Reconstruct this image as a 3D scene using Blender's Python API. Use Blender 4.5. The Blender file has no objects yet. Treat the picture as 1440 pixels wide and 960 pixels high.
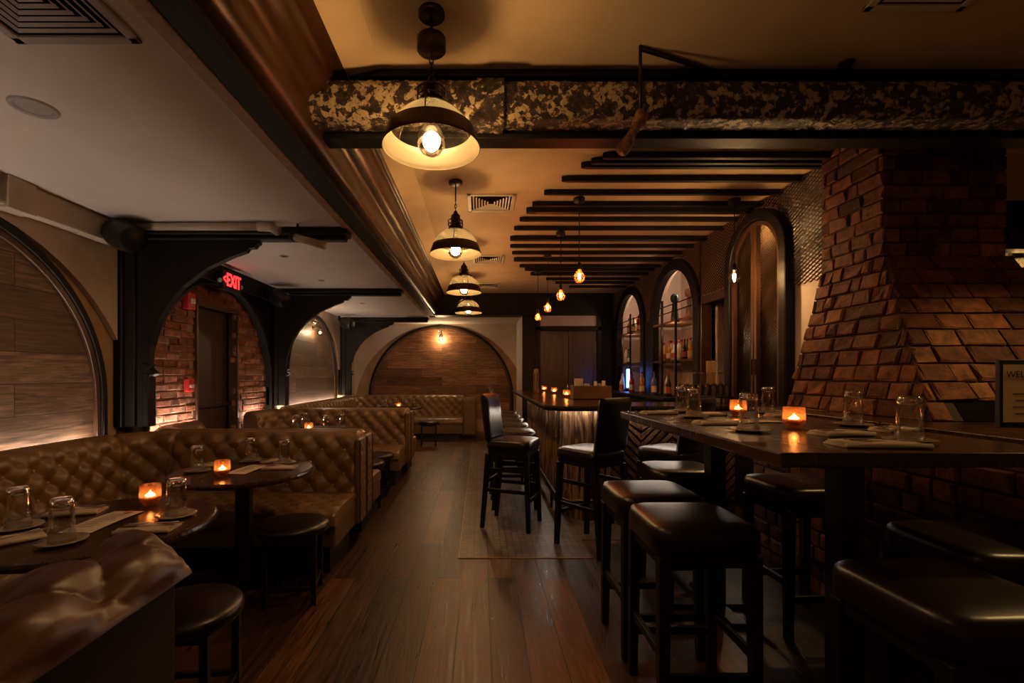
import bpy, math, random
from mathutils import Vector, Matrix
R = random.Random(11)
SC = bpy.context.scene
C = SC.collection
PI = math.pi
OFF = {}          # world offset of every parented object (valid while building)
H = 1.35          # eye height

# ------------------------------------------------------------------ mesh builder
class MB:
    def __init__(s): s.v = []; s.f = []; s.m = []
    def add(s, vs, fs, mi=0):
        b = len(s.v); s.v += [Vector(p) for p in vs]
        for f in fs: s.f.append([b+i for i in f]); s.m.append(mi)
        return s
    def box(s, x0, x1, y0, y1, z0, z1, mi=0, M=None):
        vs = [Vector((x, y, z)) for z in (z0, z1) for y in (y0, y1) for x in (x0, x1)]
        if M: vs = [M @ p for p in vs]
        return s.add(vs, [(0,2,3,1),(4,5,7,6),(0,1,5,4),(2,6,7,3),(0,4,6,2),(1,3,7,5)], mi)
    def beam(s, a, b, w, h=None, mi=0, up=Vector((0,0,1)), w2=None, h2=None):
        a = Vector(a); b = Vector(b); h = h or w; w2 = w2 or w; h2 = h2 or h
        d = (b-a).normalized()
        if abs(d.dot(up)) > .95: up = Vector((0,1,0))
        x = d.cross(up).normalized(); y = x.cross(d)
        vs = []
        for p, ww, hh in ((a, w, h), (b, w2, h2)):
            for i, j in ((-1,-1),(1,-1),(1,1),(-1,1)): vs.append(p + x*i*ww/2 + y*j*hh/2)
        return s.add(vs, [(0,1,2,3),(7,6,5,4),(0,4,5,1),(1,5,6,2),(2,6,7,3),(3,7,4,0)], mi)
    def tube(s, pts, r, n=8, mi=0, closed=False, cap=True):
        pts = [Vector(p) for p in pts]; N = len(pts)
        rs = r if isinstance(r, (list, tuple)) else [r]*N
        vs = []; px = None
        for i, p in enumerate(pts):
            q0 = pts[i-1] if (i > 0 or closed) else p
            q1 = pts[(i+1) % N] if (i < N-1 or closed) else p
            d = (q1-q0).normalized()
            if px is None:
                up = Vector((0,0,1)) if abs(d.z) < .9 else Vector((1,0,0))
                px = d.cross(up).normalized()
            px = (px - d*px.dot(d)).normalized(); py = d.cross(px)
            for k in range(n):
                t = 2*PI*k/n; vs.append(p + (px*math.cos(t) + py*math.sin(t))*rs[i])
        fs = []
        for i in range(N if closed else N-1):
            j = (i+1) % N
            for k in range(n):
                l = (k+1) % n; fs.append((i*n+k, i*n+l, j*n+l, j*n+k))
        if cap and not closed:
            fs.append(tuple(range(n))[::-1]); fs.append(tuple((N-1)*n+k for k in range(n)))
        return s.add(vs, fs, mi)
    def lathe(s, prof, n=20, c=(0,0,0), mi=0, M=None):
        c = Vector(c); vs = []; fs = []
        for r, z in prof:
            for k in range(n):
                t = 2*PI*k/n; p = Vector((r*math.cos(t), r*math.sin(t), z))
                vs.append((M @ p if M else p) + c)
        for i in range(len(prof)-1):
            for k in range(n):
                l = (k+1) % n; fs.append((i*n+k, i*n+l, (i+1)*n+l, (i+1)*n+k))
        return s.add(vs, fs, mi)
    def ball(s, c, r, n=12, mi=0, sc=(1,1,1)):
        m = n//2; prof = [(max(1e-4, r*math.sin(PI*i/m)), -r*math.cos(PI*i/m)) for i in range(m+1)]
        return s.lathe(prof, n, c, mi, Matrix.Diagonal((sc[0], sc[1], sc[2])))
    def prism(s, poly, fn, w0, w1, mi=0):
        n = len(poly); vs = [fn(u, v, w0) for u, v in poly] + [fn(u, v, w1) for u, v in poly]
        fs = [tuple(range(n))[::-1], tuple(range(n, 2*n))] + [(i, (i+1) % n, n+(i+1) % n, n+i) for i in range(n)]
        return s.add(vs, fs, mi)
    def grid(s, fn, nu, nv, mi=0):
        vs = [fn(i/nu, j/nv) for i in range(nu+1) for j in range(nv+1)]
        fs = [(i*(nv+1)+j, (i+1)*(nv+1)+j, (i+1)*(nv+1)+j+1, i*(nv+1)+j+1) for i in range(nu) for j in range(nv)]
        return s.add(vs, fs, mi)
    def build(s, name, mats, parent=None, smooth=False, bevel=0, seg=2, sub=0):
        if not isinstance(mats, (list, tuple)): mats = [mats]
        if parent is not None: o0 = OFF[parent.name]
        else:
            xs = [p.x for p in s.v]; ys = [p.y for p in s.v]; zs = [p.z for p in s.v]
            o0 = Vector(((min(xs)+max(xs))/2, (min(ys)+max(ys))/2, min(zs)))
        me = bpy.data.meshes.new(name)
        me.from_pydata([p-o0 for p in s.v], [], s.f); 
        for m in mats: me.materials.append(m)
        uv = me.uv_layers.new(name='UVMap')
        for p in me.polygons:
            p.use_smooth = smooth; p.material_index = s.m[p.index]
            n = p.normal
            if abs(n.z) > .92: t = Vector((1,0,0)); b = Vector((0,1,0))
            else:
                t = Vector((0,0,1)).cross(n).normalized(); b = n.cross(t)
            for li in p.loop_indices:
                co = s.v[me.loops[li].vertex_index]
                uv.data[li].uv = (co.dot(t), co.dot(b))
        me.validate()
        o = bpy.data.objects.new(name, me); C.objects.link(o)
        if parent is not None: o.parent = parent
        else: o.location = o0
        OFF[o.name] = o0
        if bevel:
            md = o.modifiers.new('bevel', 'BEVEL'); md.width = bevel; md.segments = seg; md.limit_method = 'ANGLE'; md.angle_limit = math.radians(40)
        if sub:
            md = o.modifiers.new('sub', 'SUBSURF'); md.levels = sub; md.render_levels = sub
        return o

def thing(name, label, cat, loc=(0,0,0), group=None):
    o = bpy.data.objects.new(name, None); C.objects.link(o)
    o.location = loc; o.empty_display_size = .1; OFF[o.name] = Vector(loc)
    return tag(o, label, cat, group)
def tag(o, label, cat, group=None):
    o['label'] = label; o['category'] = cat
    if group: o['group'] = group
    return o
def struct(o): o['kind'] = 'structure'; return o
KIDS = {}
def copy_tree(o, parent=None):
    c = o.copy(); C.objects.link(c)
    if parent is not None: c.parent = parent
    for ch in list(o.children): copy_tree(ch, c)
    return c
def dup(o, loc, rz=0, label=None, group=None, sc=None):
    c = copy_tree(o); c.location = loc; c.rotation_euler = (0, 0, rz)
    if sc: c.scale = sc
    if label: c['label'] = label
    if group: c['group'] = group
    return c
def place(first, used, loc, rz, label, group=None):
    if not used[0]:
        used[0] = True; first.location = loc; first.rotation_euler = (0,0,rz); first['label'] = label
        if group: first['group'] = group
        return first
    return dup(first, loc, rz, label, group)

# ------------------------------------------------------------------ materials
def newmat(name):
    m = bpy.data.materials.new(name); m.use_nodes = True
    nt = m.node_tree; nt.nodes.clear()
    out = nt.nodes.new('ShaderNodeOutputMaterial')
    return m, nt, out
def N(nt, t, **k):
    n = nt.nodes.new(t)
    for a, b in k.items(): setattr(n, a, b)
    return n
def ramp(nt, fac, stops):
    r = N(nt, 'ShaderNodeValToRGB'); nt.links.new(fac, r.inputs[0])
    els = r.color_ramp.elements
    els[0].position = stops[0][0]; els[0].color = (*stops[0][1], 1)
    els[1].position = stops[-1][0]; els[1].color = (*stops[-1][1], 1)
    for p, c in stops[1:-1]:
        e = els.new(p); e.color = (*c, 1)
    return r.outputs[0]
def principled(nt, out, **k):
    p = N(nt, 'ShaderNodeBsdfPrincipled'); nt.links.new(p.outputs[0], out.inputs[0])
    for a, b in k.items():
        a = a.replace('_', ' ')
        p.inputs[a].default_value = b
    return p
def mixc(nt, f, a, b, mode='MIX'):
    m = N(nt, 'ShaderNodeMix', data_type='RGBA', blend_type=mode)
    for sock, val in ((m.inputs[0], f), (m.inputs[6], a), (m.inputs[7], b)):
        if hasattr(val, 'is_output'): nt.links.new(val, sock)
        elif isinstance(val, (int, float)): sock.default_value = val
        else: sock.default_value = (*val, 1)
    return m.outputs[2]
def bump(nt, h, strength, dist=.01, prev=None):
    b = N(nt, 'ShaderNodeBump'); b.inputs['Strength'].default_value = strength; b.inputs['Distance'].default_value = dist
    nt.links.new(h, b.inputs['Height'])
    if prev is not None: nt.links.new(prev, b.inputs['Normal'])
    return b.outputs[0]
def coords(nt, kind='Object', scale=(1,1,1), rot=(0,0,0)):
    tc = N(nt, 'ShaderNodeTexCoord'); mp = N(nt, 'ShaderNodeMapping')
    mp.inputs['Scale'].default_value = scale; mp.inputs['Rotation'].default_value = rot
    nt.links.new(tc.outputs[kind], mp.inputs[0]); return mp.outputs[0]
def noise(nt, vec, scale, detail=4, rough=.55, dist=0):
    n = N(nt, 'ShaderNodeTexNoise'); nt.links.new(vec, n.inputs['Vector'])
    n.inputs['Scale'].default_value = scale; n.inputs['Detail'].default_value = detail
    n.inputs['Roughness'].default_value = rough; n.inputs['Distortion'].default_value = dist
    return n.outputs['Fac']
def mat(name, col, rough=.5, metal=0, vary=.25, nscale=6, bumps=0, bscale=30, spec=.5, coat=0, stretch=(1,1,1), dist=.005):
    m, nt, out = newmat(name)
    p = principled(nt, out, Roughness=rough, Metallic=metal, Specular_IOR_Level=spec, Coat_Weight=coat)
    v = coords(nt, 'Object', stretch)
    n = noise(nt, v, nscale)
    lo = tuple(max(0, c*(1-vary)) for c in col); hi = tuple(min(1, c*(1+vary)) for c in col)
    nt.links.new(ramp(nt, n, [(.3, lo), (.7, hi)]), p.inputs['Base Color'])
    if bumps:
        nt.links.new(bump(nt, noise(nt, v, bscale, 5), bumps, dist), p.inputs['Normal'])
    return m
def emit(name, col, st):
    m, nt, out = newmat(name); e = N(nt, 'ShaderNodeEmission')
    e.inputs[0].default_value = (*col, 1); e.inputs[1].default_value = st
    nt.links.new(e.outputs[0], out.inputs[0]); return m
def thinglass(name, tint=(1,1,1), gloss=.12, rough=.02, extra=None, fm=.8):
    m, nt, out = newmat(name)
    t = N(nt, 'ShaderNodeBsdfTransparent'); t.inputs[0].default_value = (*tint, 1)
    g = N(nt, 'ShaderNodeBsdfGlossy'); g.inputs['Roughness'].default_value = rough
    lw = N(nt, 'ShaderNodeLayerWeight'); lw.inputs[0].default_value = .35
    mx = N(nt, 'ShaderNodeMixShader')
    ma = N(nt, 'ShaderNodeMath', operation='MULTIPLY_ADD'); nt.links.new(lw.outputs['Fresnel'], ma.inputs[0])
    ma.inputs[1].default_value = fm; ma.inputs[2].default_value = gloss*.3
    nt.links.new(ma.outputs[0], mx.inputs[0]); nt.links.new(t.outputs[0], mx.inputs[1]); nt.links.new(g.outputs[0], mx.inputs[2])
    last = mx
    if extra:
        tr = N(nt, 'ShaderNodeBsdfTranslucent'); tr.inputs[0].default_value = (*extra[0], 1)
        m2 = N(nt, 'ShaderNodeMixShader'); m2.inputs[0].default_value = extra[1]
        nt.links.new(mx.outputs[0], m2.inputs[1]); nt.links.new(tr.outputs[0], m2.inputs[2]); last = m2
    nt.links.new(last.outputs[0], out.inputs[0]); return m

def planks_mat(name, c1, c2, c3, length, width, along_y, rough=.35, seed=0., grain=1., groove=(.01,.006,.004), mortar=.0035, rmix=(.25,.6), bst=.5, spec=.5):
    m, nt, out = newmat(name)
    p = principled(nt, out, Roughness=rough, Specular_IOR_Level=spec)
    tc = N(nt, 'ShaderNodeTexCoord'); sp = N(nt, 'ShaderNodeSeparateXYZ'); cb = N(nt, 'ShaderNodeCombineXYZ')
    nt.links.new(tc.outputs['UV'], sp.inputs[0])
    a, b = (1, 0) if along_y else (0, 1)
    nt.links.new(sp.outputs[a], cb.inputs[0]); nt.links.new(sp.outputs[b], cb.inputs[1]); cb.inputs[2].default_value = seed
    ad = N(nt, 'ShaderNodeVectorMath', operation='ADD'); ad.inputs[1].default_value = (seed*3.1, seed*1.7, 0)
    nt.links.new(cb.outputs[0], ad.inputs[0]); V = ad.outputs[0]
    br = N(nt, 'ShaderNodeTexBrick', offset=.37, offset_frequency=2, squash=1)
    nt.links.new(V, br.inputs['Vector'])
    br.inputs['Color1'].default_value = (0,0,0,1); br.inputs['Color2'].default_value = (1,1,1,1); br.inputs['Mortar'].default_value = (.5,.5,.5,1)
    br.inputs['Scale'].default_value = 1; br.inputs['Mortar Size'].default_value = mortar; br.inputs['Mortar Smooth'].default_value = .3
    br.inputs['Bias'].default_value = 0; br.inputs['Brick Width'].default_value = length; br.inputs['Row Height'].default_value = width
    base = ramp(nt, br.outputs['Color'], [(.0, c1), (.5, c2), (1., c3)])
    # grain: noise shifted per plank, stretched along the board
    mp = N(nt, 'ShaderNodeMapping'); mp.inputs['Scale'].default_value = (1.2, 16, 1)
    sh = N(nt, 'ShaderNodeVectorMath', operation='MULTIPLY_ADD'); nt.links.new(br.outputs['Color'], sh.inputs[0]); sh.inputs[1].default_value = (7, 9, 5); nt.links.new(V, sh.inputs[2])
    nt.links.new(sh.outputs[0], mp.inputs[0])
    g = noise(nt, mp.outputs[0], 2.6, 6, .62, 1.2)
    gc = ramp(nt, g, [(.30, (.18,.16,.15)), (.5, (.85,.84,.82)), (.72, (1.8,1.7,1.6))])
    c = mixc(nt, grain, base, gc, 'MULTIPLY')
    big = noise(nt, V, 1.7, 3, .6)
    c = mixc(nt, .75, c, ramp(nt, big, [(.3, (.55,.52,.5)), (.7, (1.3,1.3,1.3))]), 'MULTIPLY')
    c = mixc(nt, br.outputs['Fac'], c, groove)
    nt.links.new(c, p.inputs['Base Color'])
    mr = N(nt, 'ShaderNodeMapRange'); nt.links.new(g, mr.inputs[0]); mr.inputs[1].default_value = .3; mr.inputs[2].default_value = .75
    mr.inputs[3].default_value = rmix[0]; mr.inputs[4].default_value = rmix[1]
    nt.links.new(mr.outputs[0], p.inputs['Roughness'])
    inv = N(nt, 'ShaderNodeMath', operation='SUBTRACT'); inv.inputs[0].default_value = 1; nt.links.new(br.outputs['Fac'], inv.inputs[1])
    b1 = bump(nt, g, bst*.6, .004); b2 = bump(nt, inv.outputs[0], bst, .004, b1)
    nt.links.new(b2, p.inputs['Normal'])
    return m
def brick_mat(name, cols, rough=.8):
    m, nt, out = newmat(name)
    p = principled(nt, out, Roughness=rough, Specular_IOR_Level=.35)
    ge = N(nt, 'ShaderNodeNewGeometry')
    base = ramp(nt, ge.outputs['Random Per Island'], [(i/(len(cols)-1), c) for i, c in enumerate(cols)])
    v = coords(nt, 'Object'); n = noise(nt, v, 14, 6, .65)
    c = mixc(nt, .8, base, ramp(nt, n, [(.32, (.22,.2,.18)), (.52, (.95,.95,.95)), (.72, (1.7,1.55,1.4))]), 'MULTIPLY')
    nt.links.new(c, p.inputs['Base Color'])
    n2 = noise(nt, v, 45, 6, .7)
    nt.links.new(bump(nt, n2, .7, .008, bump(nt, n, .7, .02)), p.inputs['Normal'])
    return m

M = {}
M['ceil_left'] = mat('plaster_left_ceiling', (.60,.53,.485), .85, vary=.08, nscale=1.2, bumps=.1, bscale=12, spec=.2)
M['ceil_mid'] = mat('plaster_centre_ceiling', (.53,.37,.225), .7, vary=.14, nscale=1.5, bumps=.1, bscale=9, spec=.25)
M['plaster'] = mat('plaster_wall', (.50,.415,.335), .85, vary=.16, nscale=2.5, bumps=.15, bscale=14, spec=.2)
M['plaster_pale'] = mat('plaster_pale', (.56,.47,.41), .85, vary=.12, nscale=2.5, bumps=.12, bscale=14, spec=.2)
M['ochre'] = mat('plaster_ochre', (.36,.24,.13), .85, vary=.18, nscale=3, bumps=.15, bscale=14, spec=.2)
M['black_wood'] = mat('black_stained_wood', (.009,.0065,.005), .5, spec=.22, vary=.4, nscale=5, bumps=.15, bscale=40, stretch=(1,1,.2))
M['black'] = mat('black_paint', (.006,.005,.005), .5)
M['brown_wood'] = mat('brown_wood', (.06,.026,.012), .35, vary=.4, nscale=8, bumps=.12, bscale=40, stretch=(3,3,.3))
M['crown'] = mat('bronzed_timber', (.055,.021,.007), .32, metal=.5, vary=.6, nscale=4, bumps=.35, bscale=14, stretch=(1,.45,1), dist=.012)
M['bronze'] = mat('bronze_metal', (.05,.028,.016), .35, metal=.85, vary=.3)
M['steel'] = mat('steel', (.55,.52,.48), .25, metal=1, vary=.1)
M['iron'] = mat('black_iron', (.012,.010,.010), .4, metal=.5)
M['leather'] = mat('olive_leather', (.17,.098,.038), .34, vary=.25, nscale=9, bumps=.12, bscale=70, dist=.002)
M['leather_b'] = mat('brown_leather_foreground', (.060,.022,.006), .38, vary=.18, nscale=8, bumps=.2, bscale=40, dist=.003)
M['leather_plain'] = mat('plain_leather', (.12,.070,.028), .42, vary=.2, nscale=6, bumps=.1, bscale=60, dist=.002)
M['button'] = mat('leather_button', (.34,.22,.10), .28, vary=.1)
M['rust'] = mat('rusty_pipe', (.24,.12,.05), .5, vary=.7, nscale=30, bumps=.6, bscale=60)
M['seat'] = mat('dark_seat_leather', (.009,.0035,.002), .33, spec=.4, vary=.3, nscale=8, bumps=.08, bscale=80, dist=.002)
M['tabletop'] = planks_mat('dark_tabletop', (.026,.011,.005), (.034,.015,.0065), (.042,.019,.008), 1.4, .15, True, .2, 3., grain=.35, rmix=(.2,.3), bst=.05, mortar=.001)
M['floor'] = planks_mat('oak_floor', (.016,.006,.0025), (.055,.022,.008), (.14,.058,.021), 1.7, .175, True, .35, 1., rmix=(.26,.55), bst=.7)
M['arch_wood'] = planks_mat('arch_planks', (.07,.027,.010), (.17,.072,.026), (.27,.125,.048), 1.3, .2, False, .5, 5., rmix=(.4,.65), bst=.5, groove=(.02,.01,.006))
M['arch_wood2'] = planks_mat('arch_planks_grey', (.06,.034,.02), (.12,.07,.04), (.19,.12,.075), 1.5, .21, False, .5, 9., rmix=(.4,.65), bst=.5, groove=(.02,.01,.006))
M['brick'] = brick_mat('chimney_brick', [(.045,.013,.006), (.12,.035,.013), (.20,.072,.025), (.07,.020,.008), (.26,.11,.04)])
M['brick_left'] = brick_mat('wall_brick', [(.14,.045,.025), (.22,.075,.04), (.30,.12,.07), (.12,.045,.028), (.34,.17,.11)])
M['mortar'] = mat('dark_mortar', (.035,.018,.010), .9, bumps=.3, bscale=30)
M['mortar_pale'] = mat('pale_mortar', (.24,.18,.13), .9, bumps=.3, bscale=30)
M['paper'] = mat('paper', (.50,.43,.34), .8, vary=.05)
M['card'] = mat('sign_card', (.72,.55,.28), .7, vary=.05)
M['ink'] = mat('ink', (.03,.02,.015), .8)
M['cloth'] = mat('napkin_cloth', (.42,.34,.26), .9, vary=.1, bumps=.3, bscale=60)
M['china'] = mat('grey_china', (.20,.165,.13), .22, vary=.1)
M['vent'] = mat('vent_enamel', (.50,.42,.34), .5, vary=.08)
M['vent_l'] = mat('vent_enamel_grey', (.34,.30,.29), .5, vary=.08)
M['shadowbox'] = mat('hollow_shade', (.008,.006,.005), 1., spec=0)  # flat black, the shade of hollows put into the colour
M['white'] = mat('white_plastic', (.55,.5,.45), .5)
M['red'] = mat('red_plastic', (.55,.03,.03), .4)
M['speaker'] = mat('black_speaker', (.014,.012,.012), .35, bumps=.2, bscale=200)
M['pipe_ivory'] = mat('ivory_pipe', (.42,.34,.25), .4)
M['wax'] = mat('wax', (.8,.7,.55), .5)
M['copper'] = mat('brass_rail', (.35,.20,.09), .3, metal=1)
M['maple'] = mat('pale_wood', (.32,.18,.08), .5, vary=.3, stretch=(4,4,.5))
M['cedar'] = None
M['inner'] = mat('lamp_inner', (.10,.085,.052), .4, metal=.3, vary=.1)
M['glass'] = None
M['bulbglass'] = thinglass('bulb_glass', (1,.97,.9), .1)
M['domeglass'] = thinglass('dome_glass', (.95,.96,.9), .25, .12, extra=((.5,.5,.36), .05))
M['amber'] = thinglass('amber_glass', (1,.66,.38), .15, .08, extra=((1,.42,.15), .13))
M['panel_glass'] = thinglass('cabinet_glass', (.25,.2,.16), .5, .03)
E_W = (1, .56, .23)
M['bulb'] = emit('pendant_bulb', (1,.585,.25), 430)
M['bulb_o'] = emit('filament_orange', (1,.36,.08), 420)
M['bulb_y'] = emit('filament_yellow', (1,.58,.24), 2000)
M['led'] = emit('led_warm', (1,.80,.63), 96)
M['led_bar'] = emit('led_bar', (1,.84,.66), 30)
M['flame'] = emit('flame', (1,.70,.40), 55)
M['blue'] = emit('blue_tube', (.10,.28,1), 16)
M['sconce'] = emit('sconce_bulb', (1,.74,.46), 700)
M['sconce_end'] = emit('sconce_bulb_end', (1,.70,.40), 2600)
M['exit'] = emit('exit_red', (1,.03,.03), 3.2)
def make_glass():
    m, nt, out = newmat('tumbler_glass')
    p = principled(nt, out, Roughness=.0, IOR=1.45, Transmission_Weight=1.0); p.inputs['Base Color'].default_value = (1,.98,.95,1)
    return m
M['glass_solid'] = make_glass()
M['glass'] = thinglass('tumbler_glass', (.98,.975,.96), .12, .01, fm=.42)
def cedar():
    m, nt, out = newmat('live_edge_cedar'); p = principled(nt, out, Roughness=.4)
    v = coords(nt, 'Object', (9, 9, .9)); n = noise(nt, v, 2.2, 6, .6, 1.5)
    nt.links.new(ramp(nt, n, [(.3, (.02,.009,.004)), (.47, (.10,.045,.018)), (.56, (.34,.20,.10)), (.7, (.13,.06,.025))]), p.inputs['Base Color'])
    nt.links.new(bump(nt, n, .8, .02), p.inputs['Normal']); return m
M['cedar'] = cedar()
def peel():
    m, nt, out = newmat('peeling_paint'); p = principled(nt, out, Roughness=.38)
    v = coords(nt, 'Object'); n = noise(nt, v, 26, 6, .7, .3); big = noise(nt, v, 5, 4, .6)
    vo = N(nt, 'ShaderNodeTexVoronoi'); vo.inputs['Scale'].default_value = 34; nt.links.new(v, vo.inputs['Vector'])
    sp_ = N(nt, 'ShaderNodeSeparateColor'); nt.links.new(vo.outputs['Color'], sp_.inputs[0])
    a1 = N(nt, 'ShaderNodeMath', operation='MULTIPLY_ADD'); nt.links.new(sp_.outputs[0], a1.inputs[0]); a1.inputs[1].default_value = .30; nt.links.new(n, a1.inputs[2])
    a2 = N(nt, 'ShaderNodeMath', operation='MULTIPLY_ADD'); nt.links.new(big, a2.inputs[0]); a2.inputs[1].default_value = .5; nt.links.new(a1.outputs[0], a2.inputs[2])
    nt.links.new(ramp(nt, a2.outputs[0], [(.66, (.008,.004,.002)), (.90, (.028,.012,.005)), (.95, (.09,.045,.018)), (.99, (.42,.31,.18))]), p.inputs['Base Color'])
    nt.links.new(bump(nt, a1.outputs[0], 1., .03), p.inputs['Normal']); return m
M['peel'] = peel()
def tiles():
    m, nt, out = newmat('mosaic_tile'); p = principled(nt, out, Roughness=.4)
    tc = N(nt, 'ShaderNodeTexCoord'); br = N(nt, 'ShaderNodeTexBrick', offset=0)
    nt.links.new(tc.outputs['UV'], br.inputs['Vector']); br.inputs['Scale'].default_value = 1
    br.inputs['Brick Width'].default_value = .052; br.inputs['Row Height'].default_value = .052; br.inputs['Mortar Size'].default_value = .0025
    br.inputs['Color1'].default_value = (.085,.060,.043,1); br.inputs['Color2'].default_value = (.145,.108,.080,1); br.inputs['Mortar'].default_value = (.018,.011,.007,1)
    n = noise(nt, tc.outputs['UV'], 3, 4, .6)
    nt.links.new(mixc(nt, .8, br.outputs['Color'], ramp(nt, n, [(.3,(.5,.45,.4)),(.7,(1.4,1.35,1.3))]), 'MULTIPLY'), p.inputs['Base Color'])
    inv = N(nt, 'ShaderNodeMath', operation='SUBTRACT'); inv.inputs[0].default_value = 1; nt.links.new(br.outputs['Fac'], inv.inputs[1])
    nt.links.new(bump(nt, inv.outputs[0], .6, .003), p.inputs['Normal']); return m
M['tile'] = tiles()

# ------------------------------------------------------------------ room shell
XL = -3.0; XE = -1.07; ZL = 2.56; ZC = 3.007; YB = 11.0; YS = 9.4; XR = 2.7
YK = -1.6; XF = 6.6
struct(MB().box(XL-.1, XF, YK, YB+.1, -.08, 0).build('floor', M['floor']))
tl = MB().prism([(-.157,3.41),(.823,3.41),(.823,3.78),(2.3,3.78),(2.3,9.38),(-.157,9.38)], lambda u,v,w: Vector((u,v,w)), .0, .004)
struct(tl.build('floor_tile_inlay', M['tile']))
struct(MB().box(-.166, .83, 3.398, 3.41, 0, .006).box(-.166, -.157, 3.41, 9.38, 0, .006).build('trim_1', M['maple']))
struct(MB().box(XL-.1, XE, YK, YB+.1, ZL, ZL+.08).build('ceiling', M['ceil_left']))
mc = MB().box(-.54, XF, YK, YB, ZC, ZC+.08)
mc.add([(-.725,YK,2.965),(-.54,YK,ZC),(-.54,YB,ZC),(-.725,YB,2.965),(-.725,YK,3.09),(-.54,YK,3.09),(-.54,YB,3.09),(-.725,YB,3.09)], [(0,3,2,1),(4,5,6,7),(0,4,7,3)])
struct(mc.build('ceiling_centre', M['ceil_mid']))
struct(MB().box(XL-.1, 6.7, YK-.1, YK, 0, 3.1).build('wall_rear', M['plaster']))
struct(MB().box(XF, XF+.1, YK, 8.1, 0, 3.1).build('wall_far_right', M['plaster']))
struct(MB().box(XR+.75, XF, 8., 8.1, 0, 3.1).build('wall_side_room', M['plaster_pale']))
struct(MB().box(XL-.1, XL, YK, 3.80, 0, ZL).box(XL-.1, XL, 6.5, YB, 0, ZL).build('wall_left', M['ochre']))
struct(MB().box(XL-.1, 1.0, YB, YB+.1, 0, ZL).build('wall_back', M['ochre']))
struct(MB().box(.85, .95, YS+.1, YB, 0, ZL).build('wall_alcove_right', M['plaster_pale']))
struct(MB().box(XE-.01, .95, YS+.3, YB+.1, ZL, ZL+.08).build('ceiling_alcove', M['plaster_pale']))
# dark end wall behind the bar, with its door
dw = MB().box(.85, 1.21, YS, YS+.1, 0, ZL).box(2.37, XR+.5, YS, YS+.1, 0, ZL).box(1.21, 2.37, YS, YS+.1, 2.30, 2.345)
dw.box(1.12, 1.21, YS-.03, YS, 0, ZL).box(2.37, 2.46, YS-.03, YS, 0, ZL).box(1.12, 2.46, YS-.03, YS, 2.25, 2.33)
struct(dw.build('wall_end', M['black_wood'], bevel=.006))
struct(MB().box(1.21, 2.37, YS+.04, YS+.08, 2.345, ZL).build('wall_transom', M['plaster_pale']))
d1 = MB().box(1.21, 1.785, YS+.03, YS+.07, 0, 2.3).box(1.795, 2.37, YS+.03, YS+.07, 0, 2.3)
for xa in (1.29, 1.875):
    for za, zb in ((.2,.95),(1.05,2.18)): d1.box(xa, xa+.41, YS+.022, YS+.03, za, zb)
d1o = struct(d1.build('door_1', M['brown_wood'], bevel=.006))
MB().tube([(1.75,YS,1.0),(1.75,YS-.05,1.02),(1.75,YS-.05,1.18),(1.75,YS,1.2)], .008).build('door_handle', M['steel'], d1o, True)
# soffit across the end of the centre ceiling
sf = MB().box(-.95, XR+.4, YS-.02, YS+.32, ZL, ZC)
sf.box(-.95, XR, YS-.05, YS-.02, ZL, ZL+.06).box(-.95, XR, YS-.05, YS-.02, ZC-.07, ZC)
struct(sf.build('trim_2', M['black_wood'], bevel=.008))
# long bronzed crown along the step of the two ceilings
cp = [(-.95,2.575),(-.95,2.585),(-.93,2.583),(-.908,2.592),(-.888,2.615),(-.877,2.65),(-.874,2.70),(-.880,2.745),(-.874,2.775),(-.850,2.79),(-.818,2.805),(-.793,2.835),(-.778,2.875),(-.772,2.92),(-.775,2.948),(-.755,2.958),(-.722,2.963),(-.722,3.05)]
struct(MB().box(-1.072, -.945, YK, YS, 2.555, 2.60).build('trim_16', M['black_wood'], bevel=.004))
nY = 70
cr = MB().grid(lambda u, v: (lambda k: Vector((cp[k][0], YK + (YS-YK)*u, cp[k][1])))(int(round(v*(len(cp)-1)))), nY, len(cp)-1)
struct(cr.build('trim_3', M['crown'], smooth=True))
struct(MB().box(-1.13, -1.072, YK, YS, 2.548, 2.562).build('trim_4', M['maple']))
struct(MB().box(-1.16, -.9, YK, YS+.3, 2.64, 3.05).build('ceiling_step_core', M['black']))

# frames for upright planes
def frL(d, v, w): return Vector((XL + w, d, v))           # left wall: u = Y, w into the room
def frB(x, v, w): return Vector((x, YB - w, v))           # back wall
def frR(d, v, w): return Vector((XR - w, d, v))           # bar wall
def spandrel(mb, fn, ua, ub, vb, vt, u0, vc, r, w0, w1, n=28, flip=False, vlow=None, mi=0):
    xs = [ua] + [u0 - r*math.cos(PI*i/n) for i in range(n+1) if ua < u0 - r*math.cos(PI*i/n) < ub] + [ub]
    def low(u):
        q = r*r - (u-u0)**2
        return vc + math.sqrt(max(q, 0))
    for a, b in zip(xs[:-1], xs[1:]):
        m = (a+b)/2
        if abs(m-u0) < r: la, lb = low(a), low(b)
        else: la = lb = vb
        la = min(la, vt); lb = min(lb, vt)
        vs = [fn(a,la,w0), fn(b,lb,w0), fn(b,vt,w0), fn(a,vt,w0), fn(a,la,w1), fn(b,lb,w1), fn(b,vt,w1), fn(a,vt,w1)]
        mb.add(vs, [(4,5,6,7),(0,1,5,4),(3,2,1,0),(2,3,7,6)], mi)
    for u in (ua, ub):
        lo = vb if abs(u-u0) >= r else low(u)
        mb.add([fn(u,lo,w0),fn(u,vt,w0),fn(u,vt,w1),fn(u,lo,w1)], [(0,1,2,3)], mi)
    for u in (u0-r, u0+r):
        if ua < u < ub and vb < vc: mb.add([fn(u,vb,w0),fn(u,vc,w0),fn(u,vc,w1),fn(u,vb,w1)], [(0,1,2,3)], mi)
    return mb
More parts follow.
